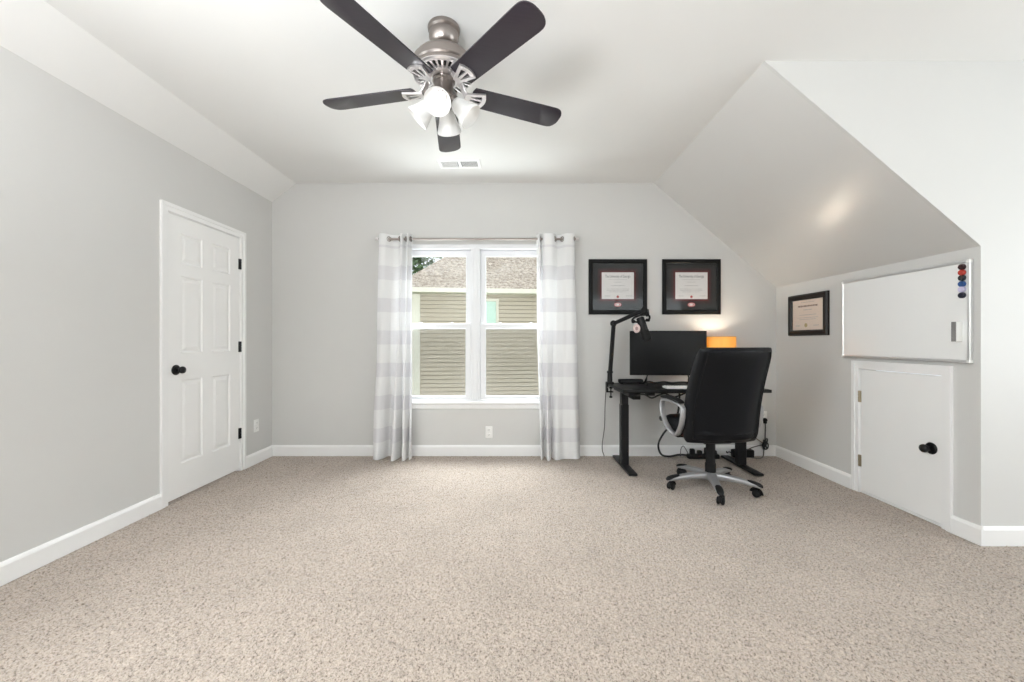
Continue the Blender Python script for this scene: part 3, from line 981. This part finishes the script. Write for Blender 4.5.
# low bar at the back edge of the desk
sb = thing('sound_bar', T(1.13, 3.895, DZ), 'low black bar lying along the back edge of the desk beside the microphone arm', 'sound bar')
MB().box(-.115, .115, -.03, .03, .006, .042, .01, seg=3).build('bar_body', matte_black, sb)
for s in (-1, 1):
    MB().box(s * .09 - .012, s * .09 + .012, -.025, .025, 0, .008, .002).build('foot', matte_black, sb)
MB().box(-.105, .105, -.0315, -.029, .011, .037, .001).build('grille', pbr('black_speaker_cloth', (.02, .02, .021), .9, noise_scale=400, vary=.3), sb)
cable('cable', [(1.24, 3.87, .735), (1.30, 3.86, .742), (1.36, 3.88, .73), (1.44, 3.86, .74), (1.52, 3.87, .73), (1.62, 3.86, .738), (1.72, 3.87, .729)], .008, 'black cable lying along the back of the desk under the monitor')

# keyboard
kb = thing('keyboard', T(1.51, 3.50, DZ), 'thin white keyboard on the desk in front of the monitor', 'keyboard')
m = MB().box(-.2, .2, -.062, .062, .0, .014, .004, seg=2)
m.build('keyboard_case', plate_white, kb)
m = MB()
for r_ in range(5):
    for c_ in range(16):
        if r_ == 0 and 4 <= c_ <= 9: continue
        x0, y0 = -.19 + c_ * .0238, -.054 + r_ * .0218
        m.box(x0, x0 + .0205, y0, y0 + .0185, .0135, .018, .0025)
m.box(-.19 + 4 * .0238, -.19 + 10 * .0238 - .0035, -.054, -.0355, .0135, .018, .0025)
m.build('keys', plate_white, kb)

# desk lamp
lx, ly = 1.955, 3.79
lamp = thing('desk_lamp', T(lx - .008, ly, DZ), 'small lit table lamp with an amber drum shade behind the office chair', 'lamp')
amber = translucent('amber_lamp_fabric', (.92, .62, .22), .45, .5, .02, 250, .15)
MB().lathe([(0, 0), (.06, 0), (.062, .006), (.056, .014), (.02, .022), (.014, .05), (.026, .09), (.034, .14), (.026, .19), (.012, .22), (.009, .30), (0, .30)], 36).build('lamp_base', pbr('dark_bronze', (.06, .045, .035), .35, .6, vary=.2), lamp)
shp = [(.118, .262), (.126, .262), (.1265, .448), (.119, .448)]
MB().lathe([(.1265, .262), (.1255, .35), (.1245, .448), (.1225, .448), (.1235, .35), (.1245, .262)], 48, close=True).build('lamp_shade', amber, lamp, 60)
rim_tape = pbr('tan_rim_tape', (.5, .3, .12), .7)
MB().torus(.126, .0022, T(0, 0, .262), 48, 8).build('shade_rim', rim_tape, lamp)
MB().torus(.1235, .0022, T(0, 0, .448), 48, 8).build('shade_rim', rim_tape, lamp)
m = MB().cyl((0, 0, .29), (0, 0, .315), .016, seg=16)
for a in range(3):
    m.tube([(0, 0, .305), (.1225 * math.cos(a * 2.094), .1225 * math.sin(a * 2.094), .30)], .0018, 6)
m.build('socket', brass, lamp)
MB().lathe([(0, .312), (.012, .314), (.014, .33), (.026, .352), (.03, .37), (.026, .388), (.014, .4), (0, .403)], 24).build('bulb', emitter('warm_lit_bulb', (1.0, .88, .72), 150), lamp, 60)

# ------------------------------------------------------------------ microphone arm and microphone
arm = thing('boom_stand', T(.905, 3.87, DZ), 'black jointed boom arm clamped to the left edge of the desk', 'microphone arm')
o = Vector((.905, 3.87, DZ))
P0 = Vector((.926, 3.87, .80)); P1 = Vector((.952, 3.83, 1.295)); P2 = Vector((1.163, 3.60, 1.405))
m = MB().box(-.012, .055, -.028, .028, .0005, .018, .004).box(-.016, .0, -.028, .028, -.075, .018, .004).box(-.014, .05, -.02, .02, -.082, -.07, .003)
m.cyl((.03, 0, -.125), (.03, 0, -.045), .006, seg=12).cyl((.03, 0, -.046), (.03, 0, -.0295), .017, seg=18).cyl((.03, 0, -.135), (.03, 0, -.118), .014, seg=14)
m.build('clamp', matte_black, arm)
MB().cyl((.020, 0, .017), P0 - o + Vector((.0, 0, .04)), .025, .022, seg=20).cyl((.021, 0, .10), (.022, 0, .122), .029, seg=20).build('riser', black_metal, arm)
d01 = (P1 - P0).normalized()
MB().tube([P0 - o + d01 * .02, P1 - o], 1.0, 12, flat=(.022, .019)).build('lower_arm', black_metal, arm)
MB().cyl(P1 - o + Vector((-.01, -.028, 0)), P1 - o + Vector((.005, .028, 0)), .030, seg=20).cyl(P1 - o + Vector((.0, -.04, 0)), P1 - o + Vector((.0, -.026, 0)), .015, seg=14).build('elbow_joint', matte_black, arm)
MB().tube([P1 - o, P2 - o], 1.0, 12, flat=(.020, .017)).build('upper_arm', black_metal, arm)
m = MB().cyl(P2 - o + Vector((-.006, -.024, 0)), P2 - o + Vector((.006, .024, 0)), .029, seg=20)
m.cyl(P2 - o + Vector((.004, -.004, 0)), P2 - o + Vector((.014, -.006, .03)), .011, seg=14)
m.cyl(P2 - o + Vector((.004, -.004, -.01)), P2 - o + Vector((.024, -.02, -.058)), .008, seg=12)
m.build('wrist_joint', matte_black, arm)

mic = thing('microphone', T(1.137, 3.54, 1.25), 'black broadcast microphone hanging from the boom arm in front of the monitor', 'microphone')
o = Vector((1.137, 3.54, 1.25))
A = Vector((1.115, 3.56, 1.335)) - o; B = Vector((1.163, 3.50, 1.135)) - o
axm = T(*A) @ align(B - A)
L = (B - A).length
MB().lathe([(0, 0), (.028, .0), (.035, .006), (.035, L * .55), (.032, L * .57), (0, L * .57)], 28, axm).build('microphone_body', black_metal, mic)
MB().lathe([(.031, L * .56), (.037, L * .58), (.039, L * .7), (.038, L * .92), (.030, L), (.012, L * 1.03), (0, L * 1.035)], 28, axm).build('windscreen', pbr('black_foam', (.01, .01, .01), .95, noise_scale=500, vary=.4, bump=.6, bump_scale=600), mic)
yk = smooth_path([Vector((-.088, -.01, .045)), Vector((-.098, -.01, .065)), Vector((-.07, -.01, .088)), Vector((-.02, -.01, .105)), Vector((.03, -.01, .108)), Vector((.052, -.01, .095)), Vector((.050, -.01, .07)), Vector((.03, -.005, .06))], 6)
m = MB().tube(yk, .009, 10).cyl((-.09, -.025, .05), (-.085, .01, .05), .016, seg=16).cyl((.04, -.01, .105), (.048, .03, .155), .012, seg=14).cyl((.02, -.02, .062), (.05, -.01, .062), .014, seg=14)
m.tube(smooth_path([(-.085, -.008, .05), (-.05, 0, .045), (-.02, .01, .05)], 5), .008, 8)
m.build('yoke', matte_black, mic)
pl = MB().lathe([(0, 0), (.030, 0), (.032, .003), (.031, .012), (.028, .014), (0, .014)], 28, T(-.070, -.035, -.012) @ R(math.radians(8), 'Z') @ R(PI / 2, 'X') @ Matrix.Diagonal((1, 1.2, 1, 1))).build('end_plate', pbr('pale_pink_plate', (.70, .56, .53), .5, vary=.06), mic)
pl['label'] = 'pale pink oval end plate'
MB().ring_plate(ellipse(.012, .014), ellipse(.008, .009), 0, .0006, T(-.070 - .002, -.0495, -.012) @ R(math.radians(8), 'Z') @ R(PI / 2, 'X')).prism(ellipse(.004, .005), 0, .0006, T(-.072, -.0495, -.012) @ R(math.radians(8), 'Z') @ R(PI / 2, 'X')).build('plate_emblem', pbr('dark_red_emblem', (.18, .06, .06), .6), pl)

cable('cable', [(.905, 3.83, .70), (.888, 3.86, .66), (.886, 3.90, .50), (.888, 3.93, .30), (.872, 3.95, .14), (.874, 3.96, .06), (.893, 3.965, .004)], .0042, 'thin cord hanging from the boom arm clamp to the carpet', cable_grey)

# ------------------------------------------------------------------ power strip, adapter and cords on the carpet
ps = thing('power_strip', T(1.83, 3.90, 0), 'black power strip with plugs on the carpet behind the chair', 'power strip')
MB().box(-.15, .15, -.028, .028, 0, .042, .008, seg=2).build('strip_body', matte_black, ps)
for q, hgt in enumerate((.05, .034, .06, .036)):
    MB().box(-.125 + q * .07, -.125 + q * .07 + .042, -.02, .02, .040, .042 + hgt, .006).build('plug', matte_black, ps)
pa = thing('power_adapter', T(2.235, 3.945, 0), 'black power adapter brick on the carpet behind the right desk leg', 'power adapter')
MB().box(-.10, .10, -.035, .035, 0, .075, .012, seg=2).build('brick', matte_black, pa)
MB().tube(smooth_path([(-.10, 0, .04), (-.13, 0, .05), (-.155, -.01, .045), (-.165, -.02, .06)], 5), .006, 8).build('lead', cable_mat, pa)
cable('cable', [(1.53, 3.74, .69), (1.545, 3.76, .60), (1.525, 3.78, .42), (1.42, 3.83, .25), (1.385, 3.86, .14), (1.42, 3.88, .045), (1.50, 3.89, .022), (1.60, 3.885, .04), (1.685, 3.90, .028)], .0095, 'thick black cable looping from the desk down to the power strip')
cable('cable', [(1.60, 3.87, .03), (1.605, 3.87, .10), (1.63, 3.87, .125), (1.665, 3.87, .07), (1.685, 3.885, .04)], .0035, 'thin loop of cord at the left end of the power strip', cable_grey)

# plug and tangled lead at the right-hand outlet
cx_, cz_ = 2.478, .38
pc = thing('power_lead', T(cx_ - .015, YB - .0095, cz_ + .0), 'black power cord plugged into the outlet and bundled beside the desk', 'power cord')
MB().lathe([(0, 0), (.015, 0), (.0165, .006), (.0155, .03), (.009, .045), (0, .046)], 20, T(0.015, 0, -.024) @ R(PI / 2, 'X')).box(.001, .029, -.034, -.004, -.062, -.008, .006).build('plug', matte_black, pc)
pth = [(.015, -.02, -.05), (.012, -.028, -.11), (.008, -.03, -.19), (.004, -.04, -.235), (.012, -.05, -.262)]
m = MB().tube(smooth_path(pth, 6), .0055, 8)
m.build('cord', cable_mat, pc)
m = MB()
for q in range(5):
    r0 = .026 + .006 * random.random()
    m.torus(r0, .0055, T(-.006 + random.uniform(-.014, .014), -.05 + random.uniform(-.012, .012), -.262 + random.uniform(-.028, .028)) @ R(random.uniform(.2, 1.3), 'Z') @ R(PI / 2 + random.uniform(-.5, .5), 'X') @ Matrix.Diagonal((1, 1.25, 1, 1)), 20, 8)
m.build('cord_bundle', cable_mat, pc)
m = MB().tube(smooth_path([(-.012, -.055, -.285), (-.03, -.07, -.32), (-.06, -.11, -.355), (-.12, -.16, -.362), (-.20, -.16, -.356)], 6), .005, 8)
m.tube(smooth_path([(-.02, -.05, -.262), (-.07, -.05, -.272), (-.13, -.06, -.285), (-.18, -.06, -.305)], 6), .005, 8)
m.build('tail', cable_grey, pc)
cable('cable', [(2.075, 3.72, .66), (2.15, 3.84, .42), (2.27, 3.9, .25), (2.38, 3.93, .17), (2.44, 3.945, .13)], .004, 'thin brown cord hanging from the desk to the cord bundle', pbr('brown_cord', (.20, .14, .10), .6, vary=.1))

# ------------------------------------------------------------------ office chair
leather = pbr('black_leather', (.0035, .004, .0055), .36, noise_scale=12, vary=.25, bump=.12, bump_scale=220, spec=.2)
chair = thing('office_chair', T(1.509, 3.095, 0) @ R(math.radians(6), 'Z'), 'black leather high back office chair on a silver five star base', 'office chair')

def slab(rings_fn, n_rings, nperim, expo=5.0):
    rings = []
    for i in range(n_rings):
        s = i / (n_rings - 1)
        rings.append(rings_fn(s, nperim, expo))
    return rings
def sup(t, e):
    c, s_ = math.cos(t), math.sin(t)
    return math.copysign(abs(c) ** (2 / e), c), math.copysign(abs(s_) ** (2 / e), s_)

def back_center(s):
    """local y and z of the backrest centre line, s 0 bottom .. 1 top"""
    z = .392 + s * .694
    y = -.175 - .02 * s - .155 * s ** 1.6 + .015 * math.sin(PI * s)
    return y, z
def back_half(s): return .284 - .022 * s + .008 * math.sin(PI * s) - .014 * max(0, .10 - s) / .10
def back_ring(s, n, e, grow=0.0, thick=.055, off=0.0):
    q = abs(2 * s - 1)
    kw = (1 - q ** 14) ** (1 / 6) if q < 1 else 0
    kt = (1 - q ** 8) ** .5 if q < 1 else 0
    y, z = back_center(s)
    pts = []
    for j in range(n):
        cxx, cyy = sup(2 * PI * j / n, e)
        hx = (back_half(s) + grow) * max(.02, (.90 + .10 * kw) if q < 1 else .88)
        x = cxx * hx
        yy = cyy * thick * max(.04, kt) + .055 * (x / .28) ** 2 + off
        pts.append((x, y + yy, z))
    return pts
ss = [0, .004, .012, .025, .045, .07] + [.07 + .86 * i / 22 for i in range(1, 22)] + [.93, .955, .975, .988, .996, 1]
bk = MB().loft([back_ring(s, 56, 4.5) for s in ss]).build('backrest', leather, chair, 60)
# piping around the rear face
pp = []
def rear_pt(xf, s):
    y, z = back_center(s)
    x = xf * back_half(s)
    return Vector((x, y - .0535 * (1 - abs(2 * s - 1) ** 8) ** .5 + .055 * (x / .28) ** 2, z))
for q in range(14): pp.append(rear_pt(-.86 + 1.72 * q / 13, .955))
for q in range(1, 24): pp.append(rear_pt(.875, .955 - (.955 - .05) * q / 24))
for q in range(14): pp.append(rear_pt(.86 - 1.72 * q / 13, .05))
for q in range(1, 24): pp.append(rear_pt(-.875, .05 + (.955 - .05) * q / 24))
MB().tube(pp, .0042, 8, closed=True).build('piping', leather, bk, 60)
# front cushions, hidden from the rear but part of the chair
fc = MB()
for z0, z1 in ((.16, .50), (.50, .80), (.80, .95)):
    rg = []
    for i in range(9):
        s = z0 + (z1 - z0) * i / 8
        q = abs(2 * i / 8 - 1)
        kt = max(.15, (1 - q ** 3) ** .5 if q < 1 else .15)
        y, z = back_center(s)
        pts = []
        for j in range(32):
            cxx, cyy = sup(2 * PI * j / 32, 4)
            x = cxx * back_half(s) * .88
            pts.append((x, y + .045 + cyy * .035 * kt + .055 * (x / .28) ** 2, z))
        rg.append(pts)
    fc.loft(rg)
fc.build('back_cushion', leather, bk, 60)
# seat
rg = []
for i, (f, zz) in enumerate(((.86, .405), (.95, .412), (1, .43), (1.01, .465), (1.0, .50), (.96, .522), (.88, .535), (.7, .542), (.4, .545))):
    pts = []
    for j in range(48):
        cxx, cyy = sup(2 * PI * j / 48, 4)
        x, y = cxx * .27 * f, .045 + cyy * .265 * f
        pts.append((x, y, zz - .03 * max(0, (y - .18) / .12) ** 2 + (.01 * (x / .27) ** 2)))
    rg.append(pts)
st_ = MB().loft(rg).build('seat', leather, chair, 60)
MB().tube([(sup(2 * PI * j / 64, 4)[0] * .2725, .045 + sup(2 * PI * j / 64, 4)[1] * .2675, .468) for j in range(64)], .004, 8, closed=True).build('piping', leather, st_, 60)
MB().box(-.11, .11, -.10, .14, .365, .408, .012, seg=2).cyl((.1, .05, .385), (.27, .07, .38), .006, seg=10).sphere((.275, .07, .38), .014, None, 2).build('tilt_mechanism', matte_black, chair)
arm_plastic = pbr('silver_grey_plastic', (.40, .40, .41), .3, .55, noise_scale=40, vary=.04)
for s in (-1, 1):
    lp = [(.175, .648), (.175, .59), (.135, .515), (.07, .455), (0, .43), (-.065, .445), (-.125, .52), (-.145, .60), (-.13, .652), (-.03, .668), (.08, .672), (.15, .668)]
    pts = smooth_path([(s * (.293 + .010 * math.sin((z - .42) * 12)), y, z) for y, z in lp], 6, closed=True)
    a = MB().tube(pts, 1.0, 12, closed=True, flat=(.0115, .020), up=(s, 0, 0)).build('armrest', arm_plastic, chair, 60)
    pd = smooth_path([(s * .299, -.12, .683), (s * .299, -.02, .695), (s * .299, .09, .698), (s * .299, .165, .688)], 6)
    n_ = len(pd)
    MB().tube(pd, [.6 + .4 * math.sin(PI * min(1, (i + 1) / 5, (n_ - i) / 5) / 2) for i in range(n_)], 14, flat=(.030, .013)).build('arm_pad', matte_black, a, 60)
    MB().box(s * .25 - .03, s * .25 + .08 * (1 if s > 0 else 0) - .0 + (.03 if s < 0 else 0), -.03, .05, .405, .432, .006).build('arm_bracket', matte_black, a)
    MB().cyl((s * .31, .16, .515), (s * .325, .16, .515), .02, seg=16).build('arm_bolt', matte_black, a)
MB().lathe([(.0, .37), (.034, .37), (.034, .20), (.038, .198), (.038, .135), (.041, .132), (.041, .10), (0, .10)], 28).build('gas_lift_cover', matte_black, chair)
hub = MB().lathe([(.036, .075), (.052, .08), (.06, .095), (.058, .12), (.048, .132), (.036, .134)], 32, close=True).build('hub', arm_plastic, chair)
for i in range(5):
    ang = math.radians(256 - 7 + 72 * i)
    mm_ = R(ang, 'Z')
    rings = []
    for x, zc, hw_, hh_ in ((.04, .103, .032, .030), (.09, .106, .031, .025), (.16, .104, .028, .021), (.23, .097, .025, .018), (.29, .086, .021, .014), (.325, .078, .018, .011)):
        rings.append([mm_ @ Vector((x, hw_ * sup(2 * PI * j / 20, 3.2)[0], zc + hh_ * sup(2 * PI * j / 20, 3.2)[1])) for j in range(20)])
    lg = MB().loft(rings).build('base_leg', arm_plastic, chair, 50)
    cap = []
    for x, zc, hw_, hh_ in ((.245, .112, .012, .003), (.262, .108, .022, .0065), (.295, .100, .025, .010), (.325, .088, .023, .013), (.343, .08, .013, .008)):
        cap.append([mm_ @ Vector((x, hw_ * sup(2 * PI * j / 20, 2.4)[0], zc + hh_ * sup(2 * PI * j / 20, 2.4)[1])) for j in range(20)])
    MB().loft(cap).build('foot_cap', matte_black, lg, 60)
    ca = MB()
    sw = R(random.uniform(-.7, .7), 'Z')
    cm_ = mm_ @ T(.315, 0, 0) @ sw
    ca.cyl((0, 0, .045), (0, 0, .08), .008, seg=12, M=cm_)
    for s in (-1, 1):
        ca.lathe([(0, -.009), (.022, -.009), (.0265, -.005), (.0265, .005), (.022, .009), (0, .009)], 24, cm_ @ T(-.012, s * .0145, .0265) @ R(PI / 2, 'X'))
    ca.tube([cm_ @ Vector((-.012 + .03 * math.cos(q), 0, .0265 + .03 * math.sin(q))) for q in np.linspace(-.1, PI * .95, 12)], 1.0, 10, flat=(.022, .004))
    ca.build('caster', matte_black, lg, 50)

# ------------------------------------------------------------------ outside: neighbour's house, trees, lawn
HY = 10.0
EZ = 2.36
siding = pbr('olive_tan_lap_siding', (.50, .425, .325), .6, noise_scale=6, vary=.04)
white_trim = pbr('cream_exterior_trim', (.70, .655, .55), .6, noise_scale=6, vary=.03)
k = Mat('weathered_roof_shingles')
tc = k.n('ShaderNodeTexCoord')
nz = k.n('ShaderNodeTexNoise', Scale=14.0, Detail=4.0, Roughness=.7); k.l(tc.outputs['Object'], nz.inputs['Vector'])
rp = k.n('ShaderNodeValToRGB')
rp.color_ramp.elements[0].position = .35; rp.color_ramp.elements[0].color = (.27, .21, .165, 1)
rp.color_ramp.elements[1].position = .66; rp.color_ramp.elements[1].color = (.66, .56, .47, 1)
k.l(nz.outputs['Fac'], rp.inputs[0]); k.l(rp.outputs[0], k.b.inputs['Base Color'])
k.b.inputs['Roughness'].default_value = .95
shingle = k.m
hx0, hx1 = -2.42, 6.0
house = thing('house', T(0, HY, -3.2) @ R(math.radians(7), 'Z'), 'tan sided neighbour house with shingle roof seen through the window', 'house')
prof_rows = []
nz_ = 55
rows = []
for i in range(nz_):
    z0 = i * .1
    rows += [(-.028, z0 + .013), (-.008, z0 + .1), (.035, z0 + .1), (.035, z0 + .113)]
m = MB()
vs, fs = [], []
for y, z in rows:
    vs += [(hx0, y, z), (hx1, y, z)]
for i in range(len(rows) - 1):
    fs.append([2 * i, 2 * i + 1, 2 * i + 3, 2 * i + 2])
m.add(vs, fs)
vs, fs = [], []
for y, z in rows:
    vs += [(hx0 + y + .005, 0, z), (hx0 + y + .005, 6, z)]
for i in range(len(rows) - 1):
    fs.append([2 * i, 2 * i + 1, 2 * i + 3, 2 * i + 2])
m.add(vs, fs)
m.build('siding_wall', siding, house, 0)
m = MB().box(hx0 - .05, hx0 + .17, -.05, .12, 0, 5.45)
m.build('corner_board', white_trim, house, 0)
ez = EZ + 3.2
OV = .42
m = MB().box(hx0 - OV, hx1, -OV - .02, -OV, ez - .10, ez + .005).box(hx0 - OV - .02, hx0 - OV, -OV, 6, ez - .10, ez + .005).box(hx0 - OV, hx1, -OV, .02, ez - .095, ez - .085)
m.build('eave_trim', white_trim, house, 0)
p = .83
dpt = 3.6
m = MB()
for side in range(2):
    nrow = 34
    for i in range(nrow):
        t0, t1 = dpt * i / nrow, dpt * (i + 1) / nrow
        if side == 0:
            a0, a1 = (hx0 - OV + t0, -OV + t0), (hx0 - OV + t1, -OV + t1)
            v = [(a0[0], a0[1], ez + p * t0 + .014), (hx1, a0[1], ez + p * t0 + .014), (hx1, a1[1], ez + p * t1), (a1[0], a1[1], ez + p * t1)]
        else:
            v = [(hx0 - OV + t0, -OV + t0, ez + p * t0 + .014), (hx0 - OV + t0, 6, ez + p * t0 + .014), (hx0 - OV + t1, 6, ez + p * t1), (hx0 - OV + t1, -OV + t1, ez + p * t1)]
        m.add(v, [[0, 1, 2, 3]])
        m.add([v[0], v[1], (v[1][0], v[1][1], v[1][2] - .014), (v[0][0], v[0][1], v[0][2] - .014)], [[0, 1, 2, 3]])
m.build('roof', shingle, house, 0)
fw = Matrix(((1, 0, 0, 0), (0, 0, -1, 0), (0, 1, 0, 0), (0, 0, 0, 1)))
wx0, wx1, wz0, wz1 = -.98, -.36, 4.67, 5.36
hwn = MB().frame(wx0, wx1, wz0, wz1, .065, -.02, .07, fw, .006).build('window', white_trim, house, 0)
MB().box(wx0 + .06, wx1 - .06, -.042, -.034, wz0 + .06, wz1 - .06).build('pane', pbr('pale_green_blind', (.48, .66, .56), .35, vary=.04), hwn, 0)

leaf_mat = pbr('green_leaves', (.085, .17, .04), .55, noise_scale=1.2, vary=.55)
bark = pbr('bark', (.10, .07, .05), .9, noise_scale=12, vary=.3)
def tree(x, y, h, r, label, seed):
    rnd = random.Random(seed)
    t_ = thing('tree', T(x, y, -3.2), label, 'tree', 'trees behind the neighbour house')
    tr_ = MB().tube(smooth_path([(0, 0, 0), (.1, 0, h * .3), (-.05, .1, h * .6), (.05, 0, h * .9)], 6), [.22 - .19 * i / 18 for i in range(19)], 10)
    tr_.build('trunk', bark, t_, 60)
    m = MB()
    cl = []
    for q in range(26):
        a, zz = rnd.uniform(0, 2 * PI), rnd.uniform(.38, 1.0)
        rr = r * math.sin(PI * (zz - .25) / .85) * rnd.uniform(.3, 1)
        cl.append((rr * math.cos(a), rr * math.sin(a), zz * h))
    for q in range(9000):
        c = rnd.choice(cl)
        s = rnd.uniform(.10, .2)
        dv = Vector((rnd.gauss(0, 1), rnd.gauss(0, 1), rnd.gauss(0, .8))) * .42
        pz = Vector(c) + dv
        mt = T(*pz) @ R(rnd.uniform(0, 6.3), 'Z') @ R(rnd.uniform(-1, 1), 'X') @ R(rnd.uniform(-1, 1), 'Y')
        m.add([(-s, 0, 0), (0, -s * .45, .01), (s, 0, 0), (0, s * .45, .01)], [[0, 1, 2, 3]], mt)
    m.build('foliage', leaf_mat, t_, 0)
tree(-6.2, 19.5, 11.0, 2.7, 'leafy green tree rising beyond the roof edge at the left pane', 3)
tree(-1.6, 23.5, 11.8, 2.7, 'leafy green tree behind the hip of the neighbour roof', 5)
gr = MB().box(-30, 30, YB + .2, 40, -3.3, -3.2)
structure(gr, 'ground', pbr('lawn_grass', (.10, .16, .05), .95, noise_scale=40, vary=.3), 'green lawn outside below the window', 'ground')
